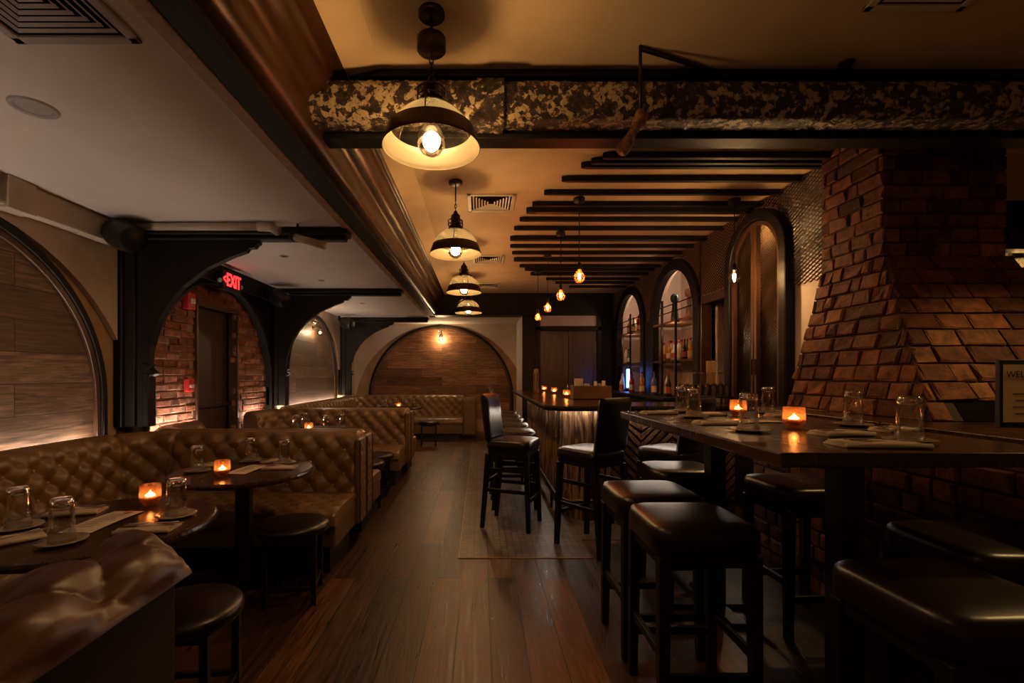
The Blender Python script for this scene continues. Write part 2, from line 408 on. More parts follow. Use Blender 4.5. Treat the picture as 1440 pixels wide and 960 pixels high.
def archpath(u0, vc, r, vb, n=40):
    return [(u0-r, vb)] + [(u0 - r*math.cos(PI*i/n), vc + r*math.sin(PI*i/n)) for i in range(n+1)] + [(u0+r, vb)]
def arch_ring(mb, fn, u0, vc, r0, r1, vb, w0, w1, mi=0):
    a = archpath(u0, vc, r0, vb); b = archpath(u0, vc, r1, vb); n = len(a)
    vs = []
    for (p, q) in zip(a, b): vs += [fn(*p, w0), fn(*p, w1), fn(*q, w1), fn(*q, w0)]
    fs = []
    for i in range(n-1):
        for k in range(4):
            l = (k+1) % 4; fs.append((i*4+k, i*4+l, (i+1)*4+l, (i+1)*4+k))
    fs += [(0,1,2,3), tuple((n-1)*4+k for k in (3,2,1,0))]
    return mb.add(vs, fs, mi)
def wall_arch(fn, name_label, ua, ub, u0, vc, r, wood, plate, top, n):
    vb = .80 if n < 3 else .3
    t = thing('arched_wood_panel', name_label, 'wall panel', fn(u0, 0.0, 0))
    MB().prism(archpath(u0, vc, r-.06, vb), fn, .002, .02).build('plank_panel', wood, t)
    arch_ring(MB(), fn, u0, vc, r-.075, r-.03, vb, .0, .045).build('inner_bead', M['brown_wood'], t, bevel=.008)
    arch_ring(MB(), fn, u0, vc, r-.03, r+.02, vb, .0, .06).build('frame', M['black_wood'], t, bevel=.01)
    s = MB(); spandrel(s, fn, ua, ub, vb, top, u0, vc-.34, r+.36, .002, .045)
    struct(s.build('wall_plaster_face', plate))
    return t
wall_arch(frL, 'grey brown planked arch in the left wall nearest the camera, behind the first booth', .9, 3.76, 2.43, 1.16, 1.2, M['arch_wood2'], M['plaster'], 2.40, 1)
wall_arch(frL, 'planked arch on the left wall beyond the brick bay, lit by a small wall lamp', 6.62, 9.74, 8.27, 1.21, 1.2, M['arch_wood2'], M['plaster'], ZL, 2)
wall_arch(frB, 'wide planked arch facing the camera on the far end wall', XL+.0, .85, -.94, .82, 1.70, M['arch_wood'], M['plaster_pale'], ZL, 3)
# cove box along the top of the left wall
struct(MB().box(XL, XL+.12, YK, 3.80, 2.38, ZL).box(XL, XL+.145, YK, 3.80, 2.375, 2.395).box(XL, XL+.16, 2.78, 2.96, 2.36, ZL).build('trim_5', M['plaster'], bevel=.004))
struct(MB().box(XL, XL+.14, 3.92, 6.48, 2.36, ZL).build('trim_6', M['black_wood'], bevel=.006))
# dark arch board of the brick bay
struct(spandrel(MB(), frL, 3.9, 6.5, .0, 2.37, 5.25, 1.18, 1.2, .0, .07).build('trim_7', M['black_wood']))
struct(arch_ring(MB(), frL, 5.25, 1.18, 1.185, 1.215, .3, .05, .095).build('trim_8', M['black_wood'], bevel=.006))

# ------------------------------------------------------------------ laid bricks
def bricks(mb, O, U, V, Nn, rows, lft, rgt, course=.1, length=.2, gap=.012, depth=.02, jit=.006, skip=None):
    for j in range(rows):
        v0 = j*course; v1 = v0+course-gap
        a, b = lft((v0+v1)/2), rgt((v0+v1)/2)
        x = a - (length*.5 if j % 2 else 0) - R.random()*.03
        while x < b:
            L = length*R.uniform(.82, 1.15) if R.random() > .2 else length*.55
            x0 = max(x, a); x1 = min(x+L-gap, b)
            if x1-x0 > .025 and not (skip and skip((x0+x1)/2, (v0+v1)/2)):
                dp = depth*R.uniform(.6, 1.2); c = .009
                q = [(x0,v0),(x1,v0),(x1,v1),(x0,v1)]
                q2 = [(x0+c,v0+c),(x1-c,v0+c),(x1-c,v1-c),(x0+c,v1-c)]
                J = lambda: R.uniform(-jit, jit)
                vs = [O+U*p+V*r_-Nn*.01 for p, r_ in q] + [O+U*(p+J()*.5)+V*(r_+J()*.5)+Nn*(dp*.7) for p, r_ in q] + [O+U*(p+J())+V*(r_+J())+Nn*(dp+J()) for p, r_ in q2]
                fs = [(8,9,10,11)]
                for k in range(4):
                    l = (k+1) % 4; fs += [(k,l,4+l,4+k), (4+k,4+l,8+l,8+k)]
                mb.add(vs, fs)
            x += L
Z3 = Vector((0,0,1))
lw = MB(); bricks(lw, Vector((XL-.03, 3.85, 0)), Vector((0,1,0)), Z3, Vector((1,0,0)), 33, lambda v: 0, lambda v: 2.65, .075, .22, .011, .022, .004,
                  skip=lambda u, v: 4.86 < u+3.85 < 5.72 and v < 2.13)
wl = struct(MB().box(XL-.1, XL-.03, 3.8, 4.87, 0, ZL).box(XL-.1, XL-.03, 5.71, 6.5, 0, ZL).box(XL-.1, XL-.03, 4.87, 5.71, 2.13, ZL).build('wall_left_brick', M['mortar_pale']))
lw.build('brickwork', M['brick_left'], wl)
# door in the brick bay
dd = MB().box(XL-.6, XL-.1, 4.80, 4.87, 0, 2.2).box(XL-.6, XL-.1, 5.71, 5.78, 0, 2.2).box(XL-.6, XL-.55, 4.8, 5.78, 0, 2.2).box(XL-.6, XL-.1, 4.8, 5.78, 2.13, 2.2)
struct(dd.build('wall_door_recess', M['black']))
df = MB().box(XL-.1, XL+.012, 4.87, 4.90, 0, 2.13).box(XL-.1, XL+.012, 5.68, 5.71, 0, 2.13).box(XL-.1, XL+.012, 4.87, 5.71, 2.10, 2.13)
struct(df.build('trim_9', M['brown_wood'], bevel=.004))
dl = MB().box(XL-.16, XL-.12, 4.9, 5.68, 0, 2.1)
dlo = struct(dl.build('door_2', mat('door_stain', (.03,.012,.007), .5), bevel=.004))
MB().box(XL-.12, XL-.07, 4.93, 5.64, .98, 1.03).build('push_bar', M['bronze'], dlo, bevel=.006)

# chimney : shaft, hood, low wall
XS0, XS1, YSf, YSb, ZH = 2.61, 3.40, 3.00, 3.52, 2.12
XB0, XB1, YBf, ZB = 2.34, 3.95, 2.40, 1.11
XW = 2.09      # low wall face
chim = thing('brick_chimney', 'old brick chimney breast flaring into a hood over a low brick wall at right', 'chimney', (2.8, 2.8, 0))
core = MB().box(XS0, XS1, YSf, YSb, ZH-.02, ZC)
core.add([(XB0,YBf,ZB),(XB1,YBf,ZB),(XB1,YSb,ZB),(XB0,YSb,ZB),(XS0,YSf,ZH),(XS1,YSf,ZH),(XS1,YSb,ZH),(XS0,YSb,ZH)],
         [(0,1,5,4),(1,2,6,5),(3,0,4,7),(2,3,7,6),(4,5,6,7),(0,3,2,1)])
core.box(XW, XB1+.2, 1.35, YSb, 0, ZB-.032)
core.build('masonry_core', M['mortar'], chim)
b = MB()
bricks(b, Vector((XS0,YSf,ZH)), Vector((1,0,0)), Z3, Vector((0,-1,0)), 10, lambda v: 0, lambda v: XS1-XS0, .093, .20)
bricks(b, Vector((XS0,YSb,ZH)), Vector((0,-1,0)), Z3, Vector((-1,0,0)), 10, lambda v: 0, lambda v: YSb-YSf+.02, .093, .19)
b.build('shaft_bricks', M['brick'], chim)
# hood front
P0 = Vector((XB0,YBf,ZB)); P1 = Vector((XB1,YBf,ZB)); P2 = Vector((XS1,YSf,ZH)); P3 = Vector((XS0,YSf,ZH))
def hood(P0, P1, P2, P3, mb, course, length, skip=None):
    U = (P1-P0).normalized(); n = U.cross(P3-P0).normalized(); V = n.cross(U)
    hgt = (P3-P0).dot(V); l1 = (P3-P0).dot(U); r0 = (P1-P0).length; r1 = (P2-P0).dot(U)
    rows = int(hgt/course); course = hgt/rows
    bricks(mb, P0, U, V, n, rows, lambda v: l1*v/hgt, lambda v: r0+(r1-r0)*v/hgt, course, length, .013, .022, .007, skip)
b = MB(); hood(P0, P1, P2, P3, b, .107, .215, skip=lambda u, v: .16 < u < 1.4 and v < .16)
b.build('hood_front_bricks', M['brick'], chim)
b = MB(); hood(Vector((XB0,YSb,ZB)), P0, P3, Vector((XS0,YSb,ZH)), b, .098, .165)
b.build('hood_side_bricks', M['brick'], chim)
b = MB(); bricks(b, Vector((XW,YSb,0)), Vector((0,-1,0)), Z3, Vector((-1,0,0)), 11, lambda v: 0, lambda v: YSb-1.35, .098, .2)
bricks(b, Vector((XW,1.35,0)), Vector((1,0,0)), Z3, Vector((0,-1,0)), 11, lambda v: 0, lambda v: 1.6, .098, .2)
b.build('low_wall_bricks', M['brick'], chim)
MB().add([(XB0+.17,YBf-.003,ZB),(XB0+1.42,YBf-.003,ZB),(XB0+1.42,YBf+.086,ZB+.155),(XB0+.17,YBf+.086,ZB+.155),(XB0+.17,YBf+.05,ZB),(XB0+1.42,YBf+.05,ZB),(XB0+1.42,YBf+.12,ZB+.155),(XB0+.17,YBf+.12,ZB+.155)],[(0,1,2,3),(0,3,7,4),(1,5,6,2),(3,2,6,7)]).build('fire_opening_shade', M['shadowbox'], chim)  # black face on the solid core, the opening's darkness is painted
lg = MB().box(XW-.05, XB1+.1, 1.32, YBf-.035, ZB-.03, ZB).box(XW-.05, XB0-.035, YBf-.035, YSb, ZB-.03, ZB)
tag(lg.build('wood_ledge', M['tabletop'], bevel=.006), 'dark wood ledge capping the low brick wall in front of the chimney', 'ledge')

# bar wall, X = XR
wr = MB().box(XR, XR+.15, 3.46, 4.96, 0, ZC).box(XR, XR+.15, 4.96, 5.70, 2.25, ZC).box(XR, XR+.12, 7.26, 7.56, 0, ZC).box(XR, XR+.12, 9.12, YS, 0, ZC).box(XR, XR+.12, 5.66, 9.2, 0, 1.05)
spandrel(wr, frR, 5.66, 7.26, 1.05, ZC, 6.46, 2.13, .72, -.12, 0)
spandrel(wr, frR, 7.56, 9.14, 1.05, ZC, 8.35, 2.13, .71, -.12, 0)
struct(wr.build('wall_right', M['plaster_pale']))
nb = MB().box(XR+.42, XR+.46, 5.6, 9.4, 1.0, ZC).box(XR+.1, XR+.46, 7.2, 7.6, 1.0, ZC).box(XR+.1, XR+.46, 5.6, 5.72, 1.0, ZC).box(XR+.1, XR+.46, 9.1, 9.4, 1.0, ZC).box(XR+.1, XR+.46, 5.6, 9.4, ZC-.05, ZC)
struct(nb.build('wall_niche_back', M['plaster_pale']))
struct(MB().box(XR+.1, XR+.7, 4.86, 4.94, 0, 2.35).box(XR+.1, XR+.7, 5.72, 5.78, 0, 2.35).box(XR+.66, XR+.7, 4.9, 5.8, 0, 2.35).box(XR+.1, XR+.7, 4.9, 5.8, 2.27, 2.35).build('wall_doorway_recess', M['black_wood']))
struct(MB().box(XR-.03, XR+.02, 4.97, 5.66, 2.2, 2.3).box(XR-.03, XR+.15, 4.93, 5.0, 0, 2.3).box(XR-.03, XR+.15, 5.6, 5.67, 0, 2.3).build('trim_10', M['brown_wood'], bevel=.006))
for k, (d0, r) in enumerate(((6.46, .72), (8.35, .71))):
    struct(arch_ring(MB(), frR, d0, 2.13, r-.05, r+.1, 1.08, -.05, .05).build('trim_%d' % (11+k), M['black_wood'], bevel=.01))
struct(MB().box(XR-.025, XR, 3.5, 3.96, 1.0, 1.06).box(XR-.03, XR, 7.28, 7.52, 1.06, 2.2).box(XR-.03, XR, 9.12, 9.38, 1.06, 2.4).build('trim_13', M['black_wood'], bevel=.006))

# expanded metal mesh over the plaster, one sheet
def mesh_sheet(mb, fn, ua, ub, va, vb, w, keep, cu=.07, cv=.034, th=.0045):
    nu = int((ub-ua)/cu); nv = int((vb-va)/cv)
    for i in range(nu):
        for j in range(nv):
            u = ua+(i+.5)*cu; v = va+(j+.5)*cv
            if not keep(u, v): continue
            for (a, b, c, d) in ((0,0,1,1),(0,1,1,0)) if (i+j) % 1 == 0 else ():
                p = (ua+(i+a)*cu, va+(j+b)*cv); q = (ua+(i+c)*cu, va+(j+d)*cv)
                mb.add([fn(p[0],p[1]-th,w), fn(q[0],q[1]-th,w), fn(q[0],q[1]+th,w+.006), fn(p[0],p[1]+th,w+.006)], [(0,1,2,3)])
def keep(u, v):
    if v < (2.1 if u < 3.97 else 2.32 if u < 5.66 else 2.2): return False
    if 3.93 < u < 5.0 and (u-4.465)**2 + max(v-2.43, 0)**2 < .52**2: return False
    for d0 in (6.46, 8.35):
        if (u-d0)**2 + max(v-2.13, 0)**2 < .83**2: return False
    return True
ms = MB(); mesh_sheet(ms, frR, 3.52, 9.36, 2.1, ZC-.01, .035, keep)
tag(ms.build('mesh_screen', M['iron']), 'black expanded metal mesh covering the plaster above the back bar and doorway', 'mesh screen')

# tall arched cabinet doors
cab = thing('arched_cabinet', 'tall arched mesh-fronted double door cabinet between the doorway and chimney', 'cabinet', (XR, 4.465, 0))
arch_ring(MB(), frR, 4.465, 2.43, .40, .50, .0, .0, .09).build('frame', M['black_wood'], cab, bevel=.012)
MB().prism(archpath(4.465, 2.43, .41, .0), frR, .004, .012).build('back_panel', mat('cabinet_back', (.028,.012,.006), .2), cab)
for s in (-1, 1):
    lf = MB(); e = 4.465 + s*.012
    a = [(e, .9)] + [(4.465 + s*.39*math.sin(PI/2*i/14), 2.43+.39*math.cos(PI/2*i/14)) for i in range(15)] + [(4.465+s*.39, .9)]
    c = (4.465+s*.2, 1.9)
    inn = [(4.465+s*.045, 1.0)] + [(4.465 + s*max(.355*math.sin(PI/2*i/14), .045), 2.43+.355*math.cos(PI/2*i/14)) for i in range(15)] + [(4.465+s*.355, 1.0)]
    vs = []; n = len(a)
    for p, q in zip(a, inn): vs += [frR(*p,.02), frR(*p,.065), frR(*q,.065), frR(*q,.02)]
    fs = [(i*4+k, i*4+(k+1) % 4, ((i+1) % n)*4+(k+1) % 4, ((i+1) % n)*4+k) for i in range(n) for k in range(4)]
    lf.add(vs, fs); door = lf.build('door', M['brown_wood'], cab)
    mm = MB(); mesh_sheet(mm, frR, min(4.465+s*.045, 4.465+s*.355), max(4.465+s*.045, 4.465+s*.355), 1.0, 2.78, .04, lambda u, v: (u-4.465)**2 + max(v-2.43,0)**2 < .36**2, .035, .03, .003)
    mm.build('mesh', M['bronze'], door)
    MB().box(XR-.075, XR-.065, 4.465+s*.03-.008, 4.465+s*.03+.008, 1.35, 1.5).build('handle', M['bronze'], door)
MB().box(XR-.06, XR-.0, 4.07, 4.86, .0, .9).build('lower_panel', M['black_wood'], cab, bevel=.008)

# ------------------------------------------------------------------ beam, pipe, brackets
cb = MB().box(-.95, XF, 2.56, 2.68, 2.66, 2.69).box(-.95, XF, 2.61, 2.63, 2.69, ZC-.03).box(-.95, XF, 2.50, 2.68, ZC-.04, ZC)
o = cb.build('cross_beam', M['black_wood'], bevel=.005); tag(o, 'dark steel beam crossing the whole ceiling behind the peeling pipe', 'beam')
pp = thing('peeling_pipe', 'flaking rusty pale-painted boxed pipe hung along the front of the cross beam', 'pipe', (-.95, 2.47, 2.66))
def rb(mb, x0, x1, s, nx):
    n = 20
    def f(u, v):
        t = 2*PI*v; c = math.cos(t); q = math.sin(t)
        e = .45; cx = math.copysign(abs(c)**e, c); qy = math.copysign(abs(q)**e, q)
        k = 1 + R.uniform(-.035, .035)
        return Vector((x0+(x1-x0)*u, 2.455 + cx*s*.9*k, 2.775 + qy*s*k))
    mb.grid(f, nx, n)
m_ = MB(); rb(m_, -.92, -.02, .102, 60); m_.box(-.93,-.915,2.40,2.54,2.70,2.85); m_.build('pipe_run', M['peel'], pp, True)
m_ = MB(); rb(m_, .12, 4.4, .098, 220); m_.build('pipe_run', M['peel'], pp, True)
m_ = MB(); rb(m_, -.02, .12, .112, 10); m_.build('coupling', M['peel'], pp, True)
hp = thing('sprinkler_drop', 'rusty pipe stub hanging from a thin rod on the near ceiling', 'pipe', (.80, 2.30, ZC))
MB().tube([(.805,2.33,ZC),(.805,2.33,2.66)], .009).tube([(.805,2.33,ZC-.012),(1.33,2.53,ZC-.012)], .012).build('rod', M['bronze'], hp, True)
MB().tube([(.805,2.33,2.68),(.80,2.325,2.63),(.76,2.31,2.56),(.72,2.30,2.49)], [.020,.026,.024,.024], 10).tube([(.735,2.305,2.515),(.70,2.295,2.46)], .032, 10).tube([(.812,2.33,2.66),(.79,2.32,2.60)], .034, 10).build('pipe_stub', M['rust'], hp, True)

def bracket(d, label, first=False):
    t = thing('arched_bracket', label, 'bracket', (XL, d, 0), 'arched brackets along the left wall')
    fn = lambda u, v, w: Vector((u, d+w, v))
    cur = [(-2.757,1.39),(-2.737,1.59),(-2.666,1.81),(-2.57,1.967),(-2.47,2.086),(-2.274,2.235),(-2.07,2.33),(-1.95,2.372),(-1.93,2.40),(-1.88,2.405),(-1.86,2.43),(-1.84,2.44),(-1.845,2.462)]
    mb = MB()
    for a, b_ in zip(cur[:-1], cur[1:]):
        mb.add([fn(a[0],a[1],-.03),fn(b_[0],b_[1],-.03),fn(b_[0],2.47,-.03),fn(a[0],2.47,-.03),fn(a[0],a[1],.03),fn(b_[0],b_[1],.03),fn(b_[0],2.47,.03),fn(a[0],2.47,.03)],
               [(3,2,1,0),(4,5,6,7),(0,1,5,4),(2,3,7,6)])
    mb.box(XL, -2.755, d-.03, d+.03, .92, 2.47)
    mb.build('spandrel_board', M['black_wood'], t)
    MB().box(XL, -2.93, d-.09, d+.09, .92, 2.47).box(XL, -2.85, d-.055, d+.055, .92, 2.47).box(-2.80, -2.74, d-.045, d+.045, .92, 1.37).build('post', M['black_wood'], t, bevel=.01)
    MB().box(XL, -1.12, d-.05, d+.05, 2.465, 2.50).box(XL, -1.10, d-.085, d+.085, 2.50, ZL).build('beam', M['black_wood'], t, bevel=.02, seg=3)
    MB().prism([(-2.80,1.45),(-2.71,1.43),(-2.74,1.40),(-2.69,1.36),(-2.75,1.33),(-2.80,1.30)], fn, -.04, .04).build('corbel', M['black_wood'], t, bevel=.006)
    return t
bracket(3.86, 'black arched ceiling bracket at the left, nearest of the three, beside the brick bay')
bracket(6.54, 'black arched ceiling bracket between the brick bay and the second planked arch')
bracket(9.80, 'black arched ceiling bracket farthest back, before the end wall')
cd = MB().tube([(-2.9,3.66,ZL-.035),(-1.72,3.66,ZL-.035)], .032, 12)
cd.tube([(-1.76,3.66,ZL-.035),(-1.66,3.66,ZL-.04),(-1.60,3.66,ZL-.075)], .038, 12)
tag(cd.build('ceiling_conduit', M['pipe_ivory'], smooth=True), 'ivory round conduit running under the low ceiling along the nearest black bracket', 'pipe')
sp = thing('spotlight', 'small tan cylinder spotlight at the end of the ivory ceiling conduit', 'spotlight', (-1.35,3.70,ZL))
MB().tube([(-1.50,3.72,ZL-.10),(-1.22,3.62,ZL-.20)], .030, 14).build('body', M['pipe_ivory'], sp, True)
MB().tube([(-1.47,3.71,ZL),(-1.47,3.71,ZL-.1)], .010, 8).tube([(-1.53,3.73,ZL-.09),(-1.49,3.716,ZL-.104)], .036, 12).build('bracket', M['iron'], sp, True)

# ------------------------------------------------------------------ slats over the bar
SL = [(.884,3.347,0),(.82,3.43,0),(.76,3.50,0),(.655,3.745,0),(.55,4.02,0),(.479,4.29,0),(.438,4.45,1),(.395,4.71,0),(.359,5.0,0),(.341,5.36,1),(.362,5.69,0),(.406,6.0,0),(.454,6.33,1),(.564,6.72,0),(.663,6.95,0),(.778,7.22,1),(1.077,7.63,0),(1.28,7.93,0),(1.59,8.3,0)]
ORD = ['first','second','third','fourth','fifth','sixth','seventh','eighth','ninth','tenth','eleventh','twelfth','thirteenth','fourteenth','fifteenth','sixteenth','seventeenth','eighteenth','nineteenth','twentieth','twenty-first','twenty-second']
for i, (x, d, th) in enumerate(SL):
    x *= 1.03; d *= 1.03; w = .075 if th else .045; hh = .055 if th else .047
    xr = XR
    poly = [(x, -w*.2), (x+.05, -w*.5), (XR-.006, -w*.5), (XR-.006, w*.5), (x+.05, w*.5), (x, w*.2)]
    m_ = MB().prism(poly, lambda u, v, w_: Vector((u, d+v, w_)), ZC-hh, ZC-.0005)
    tag(m_.build('ceiling_slat', M['black_wood'], bevel=.006), '%s%s black wooden slat on the ceiling over the bar, counted from the camera' % ('thick ' if th else '', ORD[i]), 'ceiling slat', 'curved set of ceiling slats over the bar')

# ------------------------------------------------------------------ pendants
def pendant(puck):
    t = thing('pendant_lamp', 'x', 'pendant lamp', (0,0,0), 'dome pendant lamps over the aisle')   # origin at the ceiling
    MB().lathe([(.001,0),(.058,0),(.06,-.004),(.06,-.022),(.055,-.025),(.001,-.025)], 20).build('canopy', M['bronze'], t, True)
    zt = -.23
    MB().tube([(0,0,-.02),(0,0,-.17 if not puck else -.12)], .006, 8).build('rod', M['iron'], t, True)
    if puck:
        MB().lathe([(.001,-.12),(.062,-.12),(.066,-.125),(.066,-.175),(.062,-.18),(.001,-.18)], 24).build('junction_puck', M['bronze'], t, True)
    ch = MB(); zz = -.17 if not puck else -.18
    for k in range(3 if not puck else 4):
        zc = zz - .016 - k*.026; pts = []
        for q in range(12):
            a = 2*PI*q/12; x, z = .009*math.cos(a), .019*math.sin(a)
            pts.append((x if k % 2 else 0, 0 if k % 2 else x, zc+z))
        ch.tube(pts, .0032, 6, closed=True)
    ch.build('chain', M['iron'], t, True)
    z0 = -.255 if not puck else -.30
    zc_ = -.41 if not puck else -.43; zb = -.625
    MB().lathe([(.001,z0),(.014,z0),(.020,z0-.02),(.040,z0-.04),(.042,zc_+.03),(.058,zc_+.025),(.066,zc_-.01),(.060,zc_-.01),(.050,zc_+.01),(.022,zc_+.012),(.022,zc_-.05),(.001,zc_-.05)], 24).build('socket', M['bronze'], t, True)
    g = MB()
    for rz in (zc_+.07, zc_+.035):
        g.tube([(.064*math.cos(2*PI*k/20), .064*math.sin(2*PI*k/20), rz) for k in range(20)], .0035, 6, closed=True)
    for k in range(4):
        a = 2*PI*k/4+.4
        g.tube([(.040*math.cos(a),.040*math.sin(a),zc_+.09),(.064*math.cos(a),.064*math.sin(a),zc_+.07),(.064*math.cos(a),.064*math.sin(a),zc_+.02)], .0035, 6)
    for k in range(3):
        a = 2*PI*k/3+.5; pts = []
        for q in range(9):
            th = PI/2*q/8; r = .06 + .14*math.sin(th); z = zc_ + .02 - (zc_+.02-zb-.05)*(1-math.cos(th))
            pts.append((r*math.cos(a), r*math.sin(a), z))
        g.tube(pts, .003, 6)
    g.build('wire_guard', M['bronze'], t, True)
    zt_ = zb+.085
    MB().lathe([(.062,zc_-.005),(.10,zc_-.02),(.145,zc_-.055),(.175,zc_-.09),(.186,zt_)], 32).build('glass_dome', M['domeglass'], t, True)
    MB().lathe([(.186,zt_+.002),(.196,zt_-.004),(.204,zt_-.03),(.214,zb+.03),(.222,zb+.006),(.223,zb),(.220,zb-.001)], 40).build('brim', M['bronze'], t, True)
    MB().lathe([(.220,zb-.001),(.215,zb+.010),(.207,zb+.016),(.206,zb+.030),(.199,zb+.036),(.197,zb+.052),(.190,zb+.058),(.186,zt_-.006),(.184,zt_)], 40).build('brim_lining', M['inner'], t, True)
    zg = zb+.035
    MB().lathe([(.001,zc_-.045),(.020,zc_-.05),(.030,zg+.075),(.052,zg+.045),(.064,zg+.01),(.062,zg-.025),(.045,zg-.052),(.020,zg-.066),(.001,zg-.068)], 24).build('bulb_glass', M['bulbglass'], t, True)
    MB().ball((0,0,zg), .040, 14, sc=(1,1,1.02)).build('bulb_core', M['bulb'], t, True)
    return t
pa = pendant(True); pa.location = (-.225, 2.11, ZC); pa['label'] = 'dome pendant lamp nearest the camera, hung from two black pucks before the cross beam'
pb = pendant(False)
for i, (x, d, l) in enumerate([(-.215,3.96,'dome pendant lamp second from the camera, just beyond the peeling pipe'),(-.21,5.8,'dome pendant lamp third from the camera along the aisle'),(-.205,7.7,'dome pendant lamp farthest down the aisle before the dark soffit')]):
    o = pb if i == 0 else dup(pb, (0,0,0))
    o.location = (x, d, ZC); o['label'] = l; o.rotation_euler.z = .3*i
o = dup(pb, (5.75, 4.95, ZC), 0, 'dome pendant lamp in the side room right of the chimney', 'dome pendant lamps over the aisle')

def edison(m, col_label):
    t = thing('bulb_pendant', 'x', 'pendant lamp', (0,0,0), 'bare bulb pendants over the bar')
    MB().lathe([(.001,0),(.05,0),(.052,-.004),(.052,-.035),(.046,-.04),(.001,-.04)], 18).build('canopy', M['iron'], t, True)
    MB().tube([(0,0,-.03),(0,0,-.60)], .004, 6).build('cord', M['iron'], t, True)
    MB().lathe([(.001,-.585),(.012,-.585),(.017,-.60),(.019,-.645),(.016,-.65),(.001,-.65)], 14).build('socket', M['iron'], t, True)
    MB().lathe([(.001,-.645),(.014,-.648),(.018,-.665),(.036,-.682),(.046,-.703),(.049,-.725),(.044,-.748),(.030,-.765),(.001,-.774)], 18).build('bulb_glass', M['bulbglass'] if m != 'bulb_o' else M['amberbulb'], t, True)
    f = MB(); n_ = 8
    for k in range(n_):
        a = 2*PI*k/n_; f.tube([(.008*math.cos(a),.008*math.sin(a),-.735),(.010*math.cos(a),.010*math.sin(a),-.685)], .0028, 5)
    f.build('filament', M[m], t, True)
    return t
M['amberbulb'] = thinglass('amber_bulb', (1,.5,.25), .2, .03, extra=((1,.22,.05), .10))
eo = edison('bulb_o', '')
for i, (x, d, l) in enumerate([(.896,4.20,'orange bare bulb pendant nearest the camera over the bar'),(.90,5.2,'orange bare bulb pendant second from the camera over the bar'),(.89,6.15,'orange bare bulb pendant third from the camera over the bar'),(.885,7.15,'orange bare bulb pendant farthest from the camera over the bar')]):
    o = eo if i == 0 else dup(eo, (0,0,0))
    o.location = (x, d, ZC-.05); o['label'] = l
ey = edison('bulb_y', ''); ey.location = (2.32, 4.23, ZC-.05); ey['label'] = 'bright yellow bare bulb pendant in front of the arched mesh cabinet'

# ------------------------------------------------------------------ ceiling fittings
def vent(cx, cy, z, s, m, label):
    t = thing('ceiling_vent', label, 'ceiling vent', (cx, cy, z), 'square ceiling vents')
    h = s/2; fr = MB()
    for a, b_, c, d in ((-h,h,-h,-h+.035),(-h,h,h-.035,h),(-h,-h+.035,-h,h),(h-.035,h,-h,h)): fr.box(cx+a, cx+b_, cy+c, cy+d, z-.014, z-.0005)
    fr.build('frame', m, t, bevel=.004)
    MB().box(cx-h+.03, cx+h-.03, cy-h+.03, cy+h-.03, z-.003, z-.0008).build('duct_shade', M['shadowbox'], t)  # thin black plate, the dark behind the louvres is its colour
    lv = MB(); k = h-.05
    while k > .03:
        for sx, sy in ((1,0),(-1,0),(0,1),(0,-1)):
            a = Vector((cx + (k if sx else -k)*(sx or 1), cy + (k if sy else -k)*(sy or 1), z-.006))
            if sx: p, q = Vector((cx+sx*k, cy-k, z-.008)), Vector((cx+sx*k, cy+k, z-.008))
            else: p, q = Vector((cx-k, cy+sy*k, z-.008)), Vector((cx+k, cy+sy*k, z-.008))
            dn = Vector((sx, sy, 0))
            lv.add([p - dn*.0, q - dn*.0, q - dn*.016 + Z3*.006, p - dn*.016 + Z3*.006], [(0,1,2,3)])
        k -= .027
    lv.build('louvre', m, t)
vent(.10, 4.45, ZC, .45, M['vent'], 'square louvred vent on the centre ceiling nearest the aisle pendants')
vent(.11, 6.62, ZC, .45, M['vent'], 'square louvred vent on the centre ceiling, middle of the row of three')
vent(.12, 8.55, ZC, .45, M['vent'], 'square louvred vent on the centre ceiling just before the dark soffit')
vent(1.95, 1.87, ZC, .45, M['vent'], 'square louvred vent at the top edge above the high table')
vent(-1.45, 1.45, ZL, .45, M['vent_l'], 'large grey louvred vent on the low left ceiling at top left')
def downlight(x, d, z, r, label, nm='recessed_light'):
    t = thing(nm, label, 'ceiling light' if nm == 'recessed_light' else 'sprinkler', (x,d,z), 'recessed fittings in the low ceiling')
    MB().lathe([(r,.0),(r*.97,-.008),(r*.78,-.010),(r*.70,-.003)], 28, (x,d,z)).build('trim_ring', M['vent_l'], t, True)
    MB().lathe([(r*.72,-.002),(.001,-.004)], 28, (x,d,z)).build('lens', M['shadowbox'] if nm != 'recessed_light' else M['vent_l'], t, True)
downlight(-2.02, 2.09, ZL, .09, 'unlit round recessed light in the low left ceiling near the grey vent')
downlight(-2.0, 4.7, ZL, .045, 'small recessed fitting in the low ceiling beyond the first bracket', 'ceiling_sprinkler')
downlight(-2.03, 5.9, ZL, .045, 'small recessed fitting in the low ceiling before the second bracket', 'ceiling_sprinkler')
downlight(-2.0, 7.8, ZL, .045, 'small recessed fitting in the low ceiling beyond the second bracket', 'ceiling_sprinkler')
tag(MB().lathe([(.001,-.03),(.02,-.03),(.022,-.012),(.035,-.008),(.036,-.001)], 14, (1.94,2.45,ZC)).build('ceiling_sprinkler', M['bronze'], smooth=True), 'small sprinkler head on the near ceiling right of the hanging rod', 'sprinkler')
tag(MB().lathe([(.055,-.001),(.05,-.012),(.001,-.014)], 20, (.92,3.27,ZC)).build('ceiling_disc', M['vent'], smooth=True), 'flat round cover plate on the ceiling beside the nearest slat', 'cover plate')

